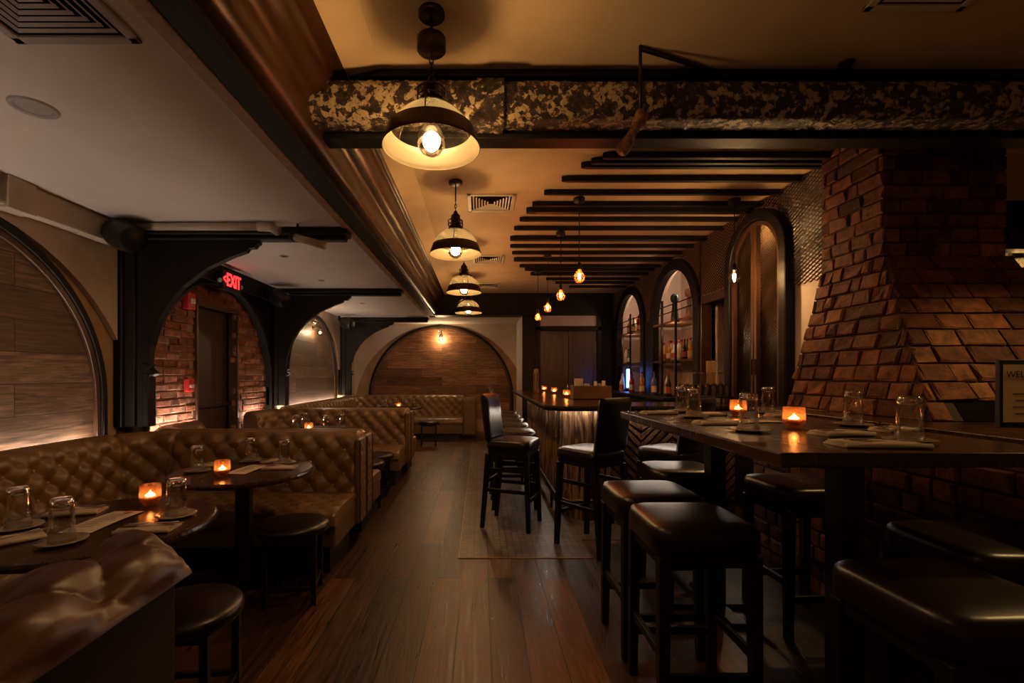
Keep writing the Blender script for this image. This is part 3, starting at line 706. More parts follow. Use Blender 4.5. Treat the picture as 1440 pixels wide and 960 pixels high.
# speakers on the left wall
def speaker(x, d, z, rz, label, s=1.):
    t = thing('wall_speaker', label, 'speaker', (x, d, z), 'black oval speakers')
    M3 = Matrix.Rotation(rz, 3, 'Z') @ Matrix.Rotation(.35, 3, 'Y')
    prof = [(.001,-.17),(.06,-.165),(.105,-.12),(.125,-.04),(.118,.05),(.105,.10),(.10,.115)]
    Mx = M3 @ Matrix.Rotation(PI/2, 3, 'Y') @ Matrix.Diagonal((s*.95, s*1.0, s*.95))
    MB().lathe(prof, 28, (x,d,z), 0, Mx).build('housing', M['speaker'], t, True)
    MB().lathe([(.10,.112),(.085,.122),(.04,.13),(.001,.132)], 28, (x,d,z), 0, Mx).build('grille', M['iron'], t, True)
    MB().box(x-.17*s, x+.0, d-.02, d+.02, z+.08*s, z+.11*s).box(x-.18*s, x-.15*s, d-.04, d+.04, z+.05*s, z+.15*s).build('mount', M['iron'], t, bevel=.004)
speaker(-2.74, 3.56, 2.42, -.35, 'large black oval speaker at left in the corner of the nearest black bracket')
speaker(-2.66, 6.15, 2.36, -.3, 'black oval speaker right of the exit sign, before the second bracket')
speaker(-2.66, 9.25, 2.38, -.3, 'black oval speaker above the second planked arch, farthest back')

# exit sign and alarms
def text_mesh(s, size, mtx, mat_, parent, name, ext=.002, ox=0):
    cu = bpy.data.curves.new(name, 'FONT'); cu.body = s; cu.size = size; cu.extrude = ext; cu.offset = .0035 if name in ('lettering','arrow') and size > .1 else 0; cu.align_x = 'CENTER'; cu.align_y = 'CENTER'
    to = bpy.data.objects.new(name, cu); C.objects.link(to); bpy.context.view_layer.update()
    me = bpy.data.meshes.new_from_object(to.evaluated_get(bpy.context.evaluated_depsgraph_get()))
    C.objects.unlink(to); bpy.data.objects.remove(to)
    me.transform(mtx.to_4x4() if len(mtx) == 3 else mtx); me.materials.clear(); me.materials.append(mat_)
    o = bpy.data.objects.new(name, me); C.objects.link(o); o.parent = parent; OFF[o.name] = OFF[parent.name]; return o
ex = thing('exit_sign', 'red lit exit sign over the door in the brick bay', 'exit sign', (XL+.2, 5.18, 2.28))
MB().box(XL+.17, XL+.22, 4.99, 5.37, 2.28, 2.50).box(XL+.13, XL+.18, 5.12, 5.24, 2.42, 2.46).build('housing', M['black'], ex, bevel=.006)
rot = Matrix(((0,0,1),(1,0,0),(0,1,0))).to_4x4()
text_mesh('EXIT', .20, Matrix.Translation((.024, .02, .11)) @ rot @ Matrix.Diagonal((.72,1,1,1)), M['exit'], ex, 'lettering', .003)
text_mesh('<', .14, Matrix.Translation((.024, -.165, .11)) @ rot @ Matrix.Diagonal((.7,1,1,1)), M['exit'], ex, 'arrow', .003)
for s in (-1, 1): MB().ball((XL+.2, 5.18+s*.22, 2.37), .025, 10).build('emergency_lamp', M['white'], ex, True)
al = thing('alarm_strobe', 'red fire alarm strobe high on the brick left of the door', 'fire alarm', (XL+.03, 4.73, 2.02))
MB().box(XL-.01, XL+.05, 4.66, 4.79, 2.02, 2.19).build('housing', M['red'], al, bevel=.01)
MB().box(XL+.05, XL+.07, 4.69, 4.76, 2.08, 2.13).build('lens', M['white'], al, bevel=.006)
al = thing('alarm_pull', 'small red fire alarm pull box low on the brick beside the door', 'fire alarm', (XL+.03, 4.73, 1.18))
MB().box(XL-.01, XL+.045, 4.68, 4.77, 1.18, 1.31).build('housing', M['red'], al, bevel=.008)
MB().box(XL+.045, XL+.055, 4.69, 4.76, 1.22, 1.25).build('handle', M['white'], al, bevel=.003)

# wall lamps on the arches
def sconce(fn, u, v, label):
    t = thing('wall_lamp', label, 'wall lamp', fn(u, v, 0))
    MB().tube([fn(u,v+.06,.0), fn(u,v+.06,.03)], .04, 16).tube([fn(u,v+.06,.02), fn(u,v+.10,.10), fn(u,v+.06,.15), fn(u,v+.03,.15)], .007, 8).build('arm', M['iron'], t, True)
    for s in (-1, 1): MB().tube([fn(u+s*.04,v+.14,.02), fn(u+s*.06,v+.20,.09)], .018, 10).build('arm_tip', M['steel'], t, True)
    MB().ball(fn(u, v-.02, .15), .055, 16).build('glass_globe', M['bulbglass'], t, True)
    MB().ball(fn(u, v-.02, .15), .017, 10).build('bulb_core', M['sconce_end' if fn is frB else 'sconce'], t, True)
sconce(frB, -.94, 2.22, 'small glass globe wall lamp at the top of the far planked arch')
sconce(frL, 8.2, 2.12, 'small glass globe wall lamp in the second planked arch on the left wall')

# ------------------------------------------------------------------ tufted leather
def tuft(s, t, du, dv):
    a = s/du + t/dv; b_ = s/du - t/dv
    fa = a - round(a); fb = b_ - round(b_)
    ds = du*(fa+fb)/2; dt = dv*(fa-fb)/2
    rr = math.sqrt(ds*ds+dt*dt)
    hb = 1 - math.exp(-(rr/(.30*du))**2)
    hf = (abs(math.sin(PI*a))**.45)*(abs(math.sin(PI*b_))**.45)
    return .42*hb + .58*hf
def resample(p, step):
    out = []; L = 0; acc = [0]
    for a, b_ in zip(p[:-1], p[1:]): acc.append(acc[-1] + (Vector(b_)-Vector(a)).length)
    n = max(2, int(acc[-1]/step)); k = 0
    for i in range(n+1):
        s = acc[-1]*i/n
        while k < len(p)-2 and s > acc[k+1]: k += 1
        q = (s-acc[k])/max(1e-9, acc[k+1]-acc[k])
        out.append(Vector(p[k]).lerp(Vector(p[k+1]), q))
    return out, acc[-1]
def sweep(path, prof, tp, side=1, step=.022, seams=()):
    """path: 2D plan points; prof: (offset behind the front face, z); side: +1 when 'behind' is left of travel."""
    P, L = resample([Vector((*p, 0)) for p in path], step)
    Q, K = resample([Vector((p[0], p[1], 0)) for p in prof], step*.8)
    mb = MB(); vs = []; btn = []
    def frame(i):
        a = P[max(0, i-1)]; b_ = P[min(len(P)-1, i+1)]; d = (b_-a).normalized()
        return Vector((-d.y, d.x, 0))*side
    def pn(j):
        a = Q[max(0, j-1)]; b_ = Q[min(len(Q)-1, j+1)]; t = (b_-a).normalized(); return (-t.y, t.x)
    def pt(i, j, h):
        n = frame(i); o_, z = Q[j].x, Q[j].y; no, nz = pn(j)
        return Vector((P[i].x, P[i].y, 0)) + n*(o_ + no*h) + Vector((0, 0, z + nz*h))
    nP, nQ = len(P), len(Q)
    t0, t1 = tp['t0'], tp['t1']
    for i in range(nP):
        s = L*i/(nP-1)
        for j in range(nQ):
            t = K*j/(nQ-1)
            m = min(1, max(0, (t-t0+.03)/.03))*min(1, max(0, (t1-t+.03)/.05))
            h = tp['H']*((1-m)*.75 + m*tuft(s, t, tp['du'], tp['dv']))
            for q in seams: h -= .022*math.exp(-((s-q)/.012)**2)
            h *= min(1, min(s, L-s)/.03 + .25)
            vs.append(pt(i, j, h))
    fs = [(i*nQ+j, (i+1)*nQ+j, (i+1)*nQ+j+1, i*nQ+j+1) for i in range(nP-1) for j in range(nQ-1)]
    if side > 0: fs = [f[::-1] for f in fs]
    mb.add(vs, fs)
    # end caps
    for i in (0, nP-1):
        mb.add([vs[i*nQ+j] for j in range(nQ)], [tuple(range(nQ))])
    A = int(L/tp['du'])+3; B = int(K/tp['dv'])*2+4
    for a in range(-B, A+B):
        for b_ in range(-B, A+B):
            s = tp['du']*(a+b_)/2; t = tp['dv']*(a-b_)/2
            if .04 < s < L-.04 and t0 <= t <= t1:
                i = int(round(s/L*(nP-1))); j = int(round(t/K*(nQ-1)))
                btn.append(pt(i, j, .004))
    return mb, btn
BTN = {}
def buttons(btn, parent, m, r=.009, cap=90):
    key = m.name
    if key not in BTN:
        b_ = MB().ball((0,0,0), r, 8); me_o = b_.build('button', m, None, True); BTN[key] = me_o.data; C.objects.unlink(me_o); bpy.data.objects.remove(me_o)
    o0 = OFF[parent.name]
    btn = sorted(btn, key=lambda p: p.x*p.x+p.y*p.y)[:cap]
    for p in btn:
        o = bpy.data.objects.new('button', BTN[key]); o.location = p - o0 - Vector((0,0,r)); o.parent = parent; C.objects.link(o)
BACK = [(0,.40),(.015,.55),(.035,.68),(.045,.76),(.055,.81),(.085,.85),(.13,.868),(.17,.862),(.195,.83),(.20,.77),(.20,.60)]
TB = dict(du=.175, dv=.18, H=.046, t0=.06, t1=.46)
def seat_prof(depth, z=.43): # from the back forward (offset negative = toward the sitter)
    return [(.0,z-.03),(-.02,z-.005),(-depth*.5,z+.004),(-depth+.05,z),(-depth+.012,z-.015),(-depth,z-.05),(-depth,z-.09)]
def revp(p): return p[::-1]
def arc(cx, cy, r, a0, a1, n=8): return [(cx+r*math.cos(a0+(a1-a0)*i/n), cy+r*math.sin(a0+(a1-a0)*i/n)) for i in range(n+1)]
def end_panel(t, x, y0, y1, z0=.19, z1=.865, name='end_panel'):
    mb = MB()
    mb.box(x-.05, x-.005, y0, y1, z0, z1-.01)
    w = y1-y0
    mb2 = MB().grid(lambda u, v: Vector((x-.012 + .016*tuft(u*w, v*(z1-z0), .10, .13)*min(1, min(u,1-u)*6, min(v,1-v)*14+.1), y0+.02+(w-.04)*u, z0+.02+(z1-z0-.04)*v)), 26, 60)
    e = mb.build(name, M['leather_plain'], t, bevel=.02, seg=3)
    mb2.build('tufted_inset', M['leather'], e, True)
    for yy in (y0+.016, y1-.016):
        nb_ = MB(); k = z0+.02
        while k < z1-.02: nb_.ball((x-.003, yy, k), .006, 6); k += .011
        nb_.build('nail_trim', M['bronze'], e, True)
def flat_seat(t, x0, x1, y0, y1, front, z=.43, base=.19):
    """front: '-y','+y','+x' : which side faces the table."""
    if front == '-y': path = [(x1, y1), (x0, y1)]; depth = y1-y0; sd = -1
    if front == '+y': path = [(x0, y0), (x1, y0)]; depth = y1-y0; sd = -1
    if front == '+x': path = [(x0, y1), (x0, y0)]; depth = x1-x0; sd = -1
    return path, depth, sd
def seat_run(t, x0, x1, y0, y1, front, z=.43, base=.19, step=.015, m='leather', skirt=True, nb=90):
    if front == '-y': path = [(x0, y1), (x1, y1)]; depth = y1-y0
    if front == '+y': path = [(x1, y0), (x0, y0)]; depth = y1-y0
    if front == '+x': path = [(x0, y0), (x0, y1)]; depth = x1-x0
    pr = seat_prof(depth, z)[::-1]
    tp = dict(du=.15, dv=.16, H=.020, t0=.09, t1=depth-.02)
    sd = 1 if front in ('-y', '+y', '+x') else -1
    mb, bt = sweep(path, pr, tp, sd, step)
    s_ = mb.build('seat', M[m], t, True); buttons(bt, s_, M['leather_plain'], .007, nb)
    MB().box(x0+.002, x1-.002, y0+.015 if front == '-y' else y0, y1-.015 if front == '+y' else y1, base, z-.05).build('base', M['leather_plain'], t, bevel=.01)
    px0, px1, py0, py1 = x0+.03, x1-.06, y0, y1
    if front == '-y': py0 += .08
    if front == '+y': py1 -= .08
    MB().box(px0, px1, py0, py1, 0, base).build('plinth', M['black'], t)

XA = -.97
# booth A: along the left wall then across, facing the camera
A = thing('booth_sofa', 'long olive tufted corner sofa wrapping around the two nearest round tables', 'sofa', (-2.2, 3.2, 0))
pth = [(-2.70, .55), (-2.70, 3.30)] + arc(-2.40, 3.30, .30, PI, PI/2, 8) + [(XA, 3.60)]
mb, bt = sweep(pth, BACK, TB, 1, .0115, seams=(1.95, 2.90, 3.2))
bk = mb.build('backrest', M['leather'], A, True); buttons(bt, bk, M['button'], .0115, 100)
seat_run(A, -2.45, XA, 3.08, 3.62, '-y')
seat_run(A, -2.72, -2.20, .55, 3.12, '+x', nb=60)
end_panel(A, XA+.035, 3.585, 3.80)
# booth B: other side of the first partition
B = thing('booth_sofa', 'olive leather booth sofa turned away, back to back with the long corner sofa', 'sofa', (-2., 4.1, 0))
mb, bt = sweep([(XA, 4.01), (-2.35, 4.01)] + arc(-2.45, 4.25, .24, -PI/2, -PI, 6) + [(-2.69, 4.62)], BACK, TB, 1, .028)
bk = mb.build('backrest', M['leather'], B, True); buttons(bt, bk, M['button'], .0115, 30)
seat_run(B, -2.45, XA, 3.99, 4.50, '+y', step=.028, nb=40)
end_panel(B, XA+.035, 3.81, 4.02)
# booth C
Cc = thing('booth_sofa', 'olive leather tufted booth sofa facing the camera right of the brick bay door, second partition', 'sofa', (-2., 6., 0))
mb, bt = sweep([(-2.72, 5.72)] + arc(-2.48, 5.82, .24, PI, PI/2, 6) + [(XA-.01, 6.06)], BACK, TB, 1, .013)
bk = mb.build('backrest', M['leather'], Cc, True); buttons(bt, bk, M['button'], .0115, 60)
seat_run(Cc, -2.5, XA-.01, 5.55, 6.08, '-y', step=.026, nb=40)
end_panel(Cc, XA+.02, 6.05, 6.26)
# booth D: far U
D = thing('booth_sofa', 'olive leather tufted booth sofa farthest back under the wide planked arch, with a square arm', 'sofa', (-2., 9., 0))
mb, bt = sweep([(XA, 6.47), (-2.40, 6.47)] + arc(-2.40, 6.77, .30, -PI/2, -PI, 6) + [(-2.70, 9.9)] + arc(-2.40, 9.9, .30, PI, PI/2, 6) + [(-.37, 10.2)], BACK, TB, 1, .02)
# path turns left-handed: behind is right of travel on the first leg
bk = mb.build('backrest', M['leather'], D, True); buttons(bt, bk, M['button'], .0115, 60)
seat_run(D, -2.45, XA, 6.45, 6.97, '+y', step=.032, nb=10)
seat_run(D, -2.72, -2.20, 6.5, 10.1, '+x', step=.04, nb=10)
seat_run(D, -2.45, -.37, 9.62, 10.22, '-y', step=.03, nb=30, base=.12)
end_panel(D, XA+.035, 6.27, 6.48)
MB().box(-.37, -.10, 9.55, 10.42, .1, .86).build('arm', M['leather_plain'], D, bevel=.04, seg=4)
# sofa E: foreground, back parallel to the aisle
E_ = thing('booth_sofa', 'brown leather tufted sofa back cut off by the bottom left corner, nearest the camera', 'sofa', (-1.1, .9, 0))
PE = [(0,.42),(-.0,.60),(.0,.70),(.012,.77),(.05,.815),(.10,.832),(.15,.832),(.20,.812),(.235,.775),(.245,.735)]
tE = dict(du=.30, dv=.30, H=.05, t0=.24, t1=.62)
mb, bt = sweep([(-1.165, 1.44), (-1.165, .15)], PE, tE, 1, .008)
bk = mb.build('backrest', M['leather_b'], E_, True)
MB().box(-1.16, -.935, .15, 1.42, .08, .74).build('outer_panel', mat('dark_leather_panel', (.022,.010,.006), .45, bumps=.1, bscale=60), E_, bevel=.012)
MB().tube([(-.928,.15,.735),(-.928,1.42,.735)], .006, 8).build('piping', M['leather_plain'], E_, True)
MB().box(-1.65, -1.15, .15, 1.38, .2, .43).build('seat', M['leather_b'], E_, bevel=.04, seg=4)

# LED strips behind the sofas
def led(x0, x1, y0, y1, z, label, m='led'):
    t = MB().box(x0, x1, y0, y1, z, z+.012)
    tag(t.build('led_strip', M[m]), label, 'light strip', 'warm light strips')
led(-2.945, -2.92, .3, 3.5, .82, 'warm light strip along the left wall behind the nearest sofa')
led(-2.945, -2.92, 4.05, 4.82, .82, 'warm light strip behind the sofa left of the brick bay door')
led(-2.945, -2.92, 5.76, 6.3, .82, 'warm light strip behind the sofa right of the brick bay door')
led(-2.945, -2.92, 6.8, 10.0, .82, 'warm light strip under the second planked arch on the left wall')

# ------------------------------------------------------------------ tables, stools
def round_table():
    t = thing('round_table', 'x', 'table', (0,0,0), 'round booth tables')
    MB().lathe([(.001,.715),(.40,.715),(.412,.722),(.415,.735),(.412,.746),(.405,.75),(.001,.75)], 48).build('tabletop', M['tabletop'], t)
    MB().box(-.042,.042,-.042,.042,.03,.715).box(-.12,.12,-.12,.12,.695,.714).build('pedestal', M['black'], t, bevel=.005)
    MB().box(-.22,.22,-.03,.03,0,.03).box(-.03,.03,-.22,.22,0,.0299).build('base', M['iron'], t, bevel=.004)
    return t
rt = round_table(); u_ = [False]
place(rt, u_, (-1.54,1.87,0), 0, 'round dark table nearest the camera at bottom left, with menu and candle')
place(rt, u_, (-1.50,2.93,0), .2, 'round dark table second from the camera, in front of the corner sofa')
place(rt, u_, (-1.85,5.10,0), .4, 'round dark table inside the second booth, before the brick bay door')
place(rt, u_, (-1.50,8.65,0), .1, 'round dark table in the farthest booth')

def round_stool():
    t = thing('round_stool', 'x', 'stool', (0,0,0), 'low round stools by the booths')
    MB().lathe([(.001,.40),(.19,.40),(.203,.41),(.207,.435),(.198,.452),(.15,.46),(.001,.463)], 36).build('seat', M['seat'], t, True)
    for sx in (-1,1):
        for sy in (-1,1): MB().beam((sx*.135,sy*.135,0),(sx*.135,sy*.135,.40), .03).build('leg', M['iron'], t, bevel=.003)
    for z in (.10,.385):
        for s in (-1,1):
            MB().beam((-.135,s*.135,z),(.135,s*.135,z),.02).build('stretcher', M['iron'], t)
            MB().beam((s*.135,-.135,z),(s*.135,.135,z),.02).build('stretcher', M['iron'], t)
    return t
rs = round_stool(); u_ = [False]
place(rs, u_, (-1.14,2.82,0), .2, 'low round black stool in front of the corner sofa, right of the square post')
place(rs, u_, (-1.15,1.80,0), .1, 'low round black stool at bottom left, mostly hidden behind the nearest sofa')
place(rs, u_, (-1.2,4.79,0), .3, 'low round black stool at the mouth of the second booth, nearer of two')
place(rs, u_, (-1.2,5.26,0), .1, 'low round black stool at the mouth of the second booth, farther of two')
place(rs, u_, (-1.0,8.9,0), .1, 'low round black stool beside the table of the farthest booth')

def cushion(mb, w, d, z0, z1, e=7, n=40):
    rings = [(0.94,z0),(1.0,z0+.012),(1.0,z1-.045),(.985,z1-.022),(.945,z1-.008),(.86,z1-.001),(.6,z1+.004),(.3,z1+.006),(.001,z1+.006)]
    vs = []
    for s, z in rings:
        for k in range(n):
            t = 2*PI*k/n; c, q = math.cos(t), math.sin(t); r = (abs(c)**e+abs(q)**e)**(-1/e)
            vs.append((c*r*w/2*s, q*r*d/2*s, z))
    fs = [(i*n+k, i*n+(k+1) % n, (i+1)*n+(k+1) % n, (i+1)*n+k) for i in range(len(rings)-1) for k in range(n)]
    fs.append(tuple(range(n))[::-1]); mb.add(vs, fs)
def bar_stool():
    t = thing('bar_stool', 'x', 'stool', (0,0,0), 'backless leather stools around the high table')
    m_ = MB(); cushion(m_, .415, .40, .665, .775); m_.build('seat', M['seat'], t, True)
    MB().box(-.185,.185,-.18,.18,.62,.668).build('apron', M['black_wood'], t, bevel=.004)
    for sx in (-1,1):
        for sy in (-1,1): MB().beam((sx*.178,sy*.172,0),(sx*.17,sy*.165,.66), .036, .036, w2=.048, h2=.048).build('leg', M['black_wood'], t, bevel=.004)
    for a, b_, z in (((-.175,-.168),(.175,-.168),.20), ((-.175,.168),(.175,.168),.20), ((-.175,-.168),(-.175,.168),.28), ((.175,-.168),(.175,.168),.28)):
        MB().beam((*a,z),(*b_,z), .022, .034).build('stretcher', M['black_wood'], t, bevel=.003)
    return t
bs = bar_stool(); u_ = [False]
place(bs, u_, (.865,1.92,0), .0, 'backless brown bar stool at the left front of the high table, whole seat visible')
place(bs, u_, (.86,2.36,0), .02, 'backless leather bar stool second along the left side of the high table')
place(bs, u_, (1.26,2.93,0), -.03, 'backless leather bar stool tucked at the far left corner of the high table')
place(bs, u_, (1.30,1.28,0), .03, 'backless dark stool at the near end of the high table, closest to the camera')
place(bs, u_, (1.80,1.66,0), -.05, 'backless dark stool at the right edge of the photo beside the low brick wall')
place(bs, u_, (1.74,2.54,0), .05, 'backless leather stool between the high table and the chimney side')

def bar_chair():
    t = thing('bar_chair', 'x', 'chair', (0,0,0), 'high-backed bar chairs')   # faces +Y
    m_ = MB(); cushion(m_, .41, .41, .695, .78); m_.build('seat', M['seat'], t, True)
    MB().box(-.18,.18,-.18,.18,.65,.698).build('apron', M['black_wood'], t, bevel=.004)
    for s in (-1,1):
        MB().beam((s*.185,.19,0),(s*.17,.165,.66), .034, .034, w2=.045, h2=.045).build('leg', M['black_wood'], t, bevel=.004)
        m_ = MB().beam((s*.185,-.235,0),(s*.175,-.18,.66), .034, .034, w2=.045, h2=.045)
        m_.build('leg', M['black_wood'], t, bevel=.004)
    m_ = MB()
    def f(u, v):
        x = -.19+.38*u; z = .76+.42*v; y = -.185-.055*v - .012*math.sin(PI*u); 
        return Vector((x, y, z))
    m_.grid(f, 10, 10)
    def g(u, v):
        p = f(u, v); q = min(u,1-u,v,1-v); return Vector((p.x, p.y+.045*min(1, q*9)**.5 + .0, p.z))
    m_.grid(g, 20, 20); m_.grid(lambda u, v: f(1-u, v) + Vector((0,-.028*min(1,min(u,1-u,v,1-v)*12)**.5,0)), 16, 16)
    m_.build('backrest', M['seat'], t, True)
    for a, b_, z in (((-.18,.18),(.18,.18),.26), ((-.18,-.215),(.18,-.215),.40), ((-.18,-.21),(-.18,.18),.34), ((.18,-.21),(.18,.18),.34), ((-.177,-.20),(-.177,.175),.52), ((.177,-.20),(.177,.175),.52)):
        MB().beam((*a,z),(*b_,z), .02, .03).build('stretcher', M['black_wood'], t, bevel=.003)
    return t
bc = bar_chair(); u_ = [False]
place(bc, u_, (.30,4.17,0), math.radians(-112), 'high-backed bar chair nearest the camera in the row along the aisle side of the bar')
for i in range(5):
    place(bc, u_, (.36,4.80+.60*i,0), math.radians(-90-4*((i*7) % 3)), 'high-backed bar chair, %s from the camera in the row beside the aisle' % ORD[i+1])
place(bc, u_, (.87,3.66,0), math.radians(38), 'black high-backed bar chair at the corner of the bar, its back towards the camera')
place(bc, u_, (1.52,3.66,0), math.radians(30), 'black high-backed bar chair at the bar front, behind the far end of the high table')

# high table
ht = thing('high_table', 'long dark wooden high table in the right foreground set with glasses and candles', 'table', (1.365, 2.18, 0))
TZ = 1.116
MB().box(.90, 1.83, 1.385, 2.98, TZ-.045, TZ).build('tabletop', M['tabletop'], ht, bevel=.006)
for y in (1.74, 2.7):
    p = MB().box(1.325, 1.411, y-.043, y+.043, .03, TZ-.045); p = p.build('pedestal', M['black'], ht, bevel=.004)
    MB().box(1.1, 1.63, y-.04, y+.04, 0, .03).box(1.33, 1.41, y-.25, y+.25, 0, .0299).build('foot', M['iron'], ht, bevel=.004)

# ------------------------------------------------------------------ bar
BZ = 1.08
bar = thing('bar_counter', 'dark L-shaped bar counter clad in live-edge planks and herringbone boards, lit under its lip', 'bar counter', (1.2, 5., 0))
top = [(.565,8.1),(.565,4.14),(.70,3.99),(2.40,3.99),(2.40,4.62),(1.36,4.62),(1.36,8.1)]
fn = lambda u, v, w: Vector((u, v, w))
MB().prism(top, fn, BZ-.045, BZ).build('countertop', mat('bar_top_wood', (.03,.012,.006), .2, vary=.4, nscale=6, stretch=(4,.6,1)), bar, bevel=.006)
rp = MB(); pts = [(.565,8.1),(.565,4.14),(.70,3.99),(2.40,3.99)]
R0, L0 = resample([Vector((*p, 0)) for p in pts], .018)
for i, p in enumerate(R0): rp.ball((p.x, p.y, BZ-.022), .012, 6, sc=(1,1,1.5))
rp.build('rope_edge', M['black_wood'], bar, True)
body = [(.83,8.0),(.83,4.42),(.92,4.30),(2.36,4.30),(2.36,4.55),(1.1,4.55),(1.1,8.0)]
MB().prism(body, fn, 0, BZ-.045).build('body', M['black'], bar)
ck = MB()
def plank(mb, a, b_, nrm, z0, z1):
    a = Vector(a); b_ = Vector(b_); n_ = 12; vs = []
    th = R.uniform(.02,.045); ph = R.random()*6
    for i in range(n_+1):
        z = z0+(z1-z0)*i/n_; w = .008*math.sin(z*9+ph)+.005*math.sin(z*23+ph*2)
        d = (b_-a).normalized()
        p, q = a+d*(w+.004), b_+d*(-w*.7-.004)
        for c in (p, p+nrm*th*.6+d*.014, p+nrm*th+d*.03, q+nrm*th-d*.03, q+nrm*th*.6-d*.014, q): vs.append((c.x, c.y, z))
    fs = [(i*6+k, i*6+k+1, (i+1)*6+k+1, (i+1)*6+k) for i in range(n_) for k in range(5)]
    mb.add(vs, fs)
def cladding(p, q, nrm, name='plank'):
    p = Vector(p); q = Vector(q); L = (q-p).length; d = (q-p)/L; s = 0
    while s < L-.03:
        w = min(R.uniform(.10,.19), L-s)
        m_ = MB(); plank(m_, p+d*s, p+d*(s+w), Vector(nrm), .0, BZ-.05)
        m_.build(name, M['cedar'], bar, True); s += w
cladding((.83,7.9,0), (.83,4.42,0), (-1,0,0)); cladding((.83,4.42,0), (.92,4.30,0), (-.8,-.6,0)); cladding((.92,4.30,0), (1.20,4.30,0), (0,-1,0))
# herringbone boards
hb = MB(); hx0, hx1, hz0, hz1 = 1.20, 2.36, .02, BZ-.06; cw = .29; bw = .06
i = 0; x = hx0
while x < hx1-.02:
    xe = min(x+cw, hx1); sg = 1 if i % 2 else -1
    z = hz0 - cw
    while z < hz1 + cw:
        za, zb_ = (z, z+cw) if sg > 0 else (z+cw, z)
        poly = [(x+.003, za), (xe-.003, zb_), (xe-.003, zb_+bw-.006), (x+.003, za+bw-.006)]
        poly = [(u, min(max(v, hz0), hz1)) for u, v in poly]
        if max(p[1] for p in poly)-min(p[1] for p in poly) > .01 and (poly[2][1]-poly[1][1] > .002 or poly[3][1]-poly[0][1] > .002):
            hb.prism(poly, lambda u, v, w: Vector((u, 4.30-w, v)), 0, .012+R.random()*.006)
        z += bw*1.414
    x = xe; i += 1
hb.build('herringbone_panel', brick_mat('herringbone_boards', [(.05,.022,.01),(.12,.055,.024),(.2,.10,.045),(.09,.04,.017)], .45), bar)
MB().box(.75, 2.36, 4.235, 4.25, BZ-.062, BZ-.046).build('light_strip', M['led_bar'], bar)
MB().box(.775, .787, 4.3, 7.9, BZ-.062, BZ-.046).build('light_strip', M['led_bar'], bar)
MB().tube([(.72,7.9,.2),(.72,4.32,.2),(.80,4.2,.2),(2.3,4.2,.2)], .02, 12).build('foot_rail', M['bronze'], bar, True)
for p in ((.72,7.5),(.72,6.),(.72,4.7),(1.2,4.2),(2.0,4.2)): MB().tube([(p[0],p[1],0),(p[0],p[1],.19)], .014, 8).build('rail_post', M['bronze'], bar, True)

# back bar counter
bb = thing('back_bar', 'dark back bar counter under the two shelved arches', 'counter', (2.5,7.5,0))
MB().box(2.26, 2.645, 5.72, 9.3, 1.03, 1.07).build('countertop', M['black_wood'], bb, bevel=.006)
MB().box(2.34, 2.645, 5.75, 9.28, 0, 1.03).build('cabinet', M['black_wood'], bb)
for k in range(6):
    y = 5.78+k*.58; dd_ = MB().box(2.322, 2.34, y, y+.55, .12, .98).build('door', M['black_wood'], bb, bevel=.006)
    MB().box(2.305, 2.32, y+.25, y+.30, .86, .875).build('handle', M['bronze'], dd_)
for d0, lab in ((6.46,'larger'),(8.35,'smaller')):
    s_ = thing('wall_shelf', '%s iron and wood bottle shelf in the %s arch of the back bar' % ('two-tier', 'nearer' if lab == 'larger' else 'farther'), 'shelf', (2.8,d0,1.5))
    for z in (1.56, 2.11): MB().box(2.66, 3.1, d0-.66, d0+.66, z-.03, z).build('shelf_board', M['brown_wood'] if z < 2 else M['maple'], s_, bevel=.004)
    for k in (-.22, .25): MB().box(2.62, 2.645, d0+k-.0125, d0+k+.0125, 1.07, 2.42).build('upright', M['iron'], s_)
    for z in (2.22, 2.32): MB().tube([(2.632,d0-.68,z),(2.632,d0+.68,z)], .008, 8).build('rail', M['iron'], s_, True)
    for k in (-.22,.25):
        for z in (1.545, 2.095): MB().box(2.63, 2.68, d0+k-.012, d0+k+.012, z-.03, z-.005).build('arm', M['iron'], s_)

# ------------------------------------------------------------------ bottles
def bottle_mats():
    cols = {'amber':(.35,.12,.02),'clear':(.55,.5,.42),'green':(.04,.12,.03),'red':(.4,.02,.02),'dark':(.03,.015,.01),'blue':(.05,.1,.35),'golden':(.75,.42,.10),'white':(.7,.66,.6)}
    return {k: mat('bottle_%s' % k, v, .12, vary=.1) for k, v in cols.items()}
BM = bottle_mats()
LB = mat('bottle_label', (.62,.52,.38), .7, vary=.1); LB2 = mat('bottle_label_red', (.4,.05,.03), .6)
def bottle(kind, r, h, col, lab):
    nz = h*.62
    pf = {0: [(.001,0),(r,0),(r,nz),(r*.8,nz+.03),(r*.35,nz+.06),(r*.33,h-.02)],
          1: [(.001,0),(r,0),(r*1.0,nz*.75),(r*.95,nz*.85),(r*.4,nz*1.1),(r*.3,nz*1.25),(r*.3,h-.02)],
          2: [(.001,0),(r*1.1,0),(r*1.15,nz*.5),(r*.8,nz*.8),(r*.35,nz*.95),(r*.3,h-.02)]}[kind]
    m_ = MB().lathe(pf, 14); m_.lathe([(r*.38,h-.035),(r*.4,h),(.001,h)], 10, mi=1)
    m_.lathe([(r*1.01 if kind != 2 else r*1.17,nz*.2),(r*1.01 if kind != 2 else r*1.17,nz*.62)], 14, mi=2)
    return m_
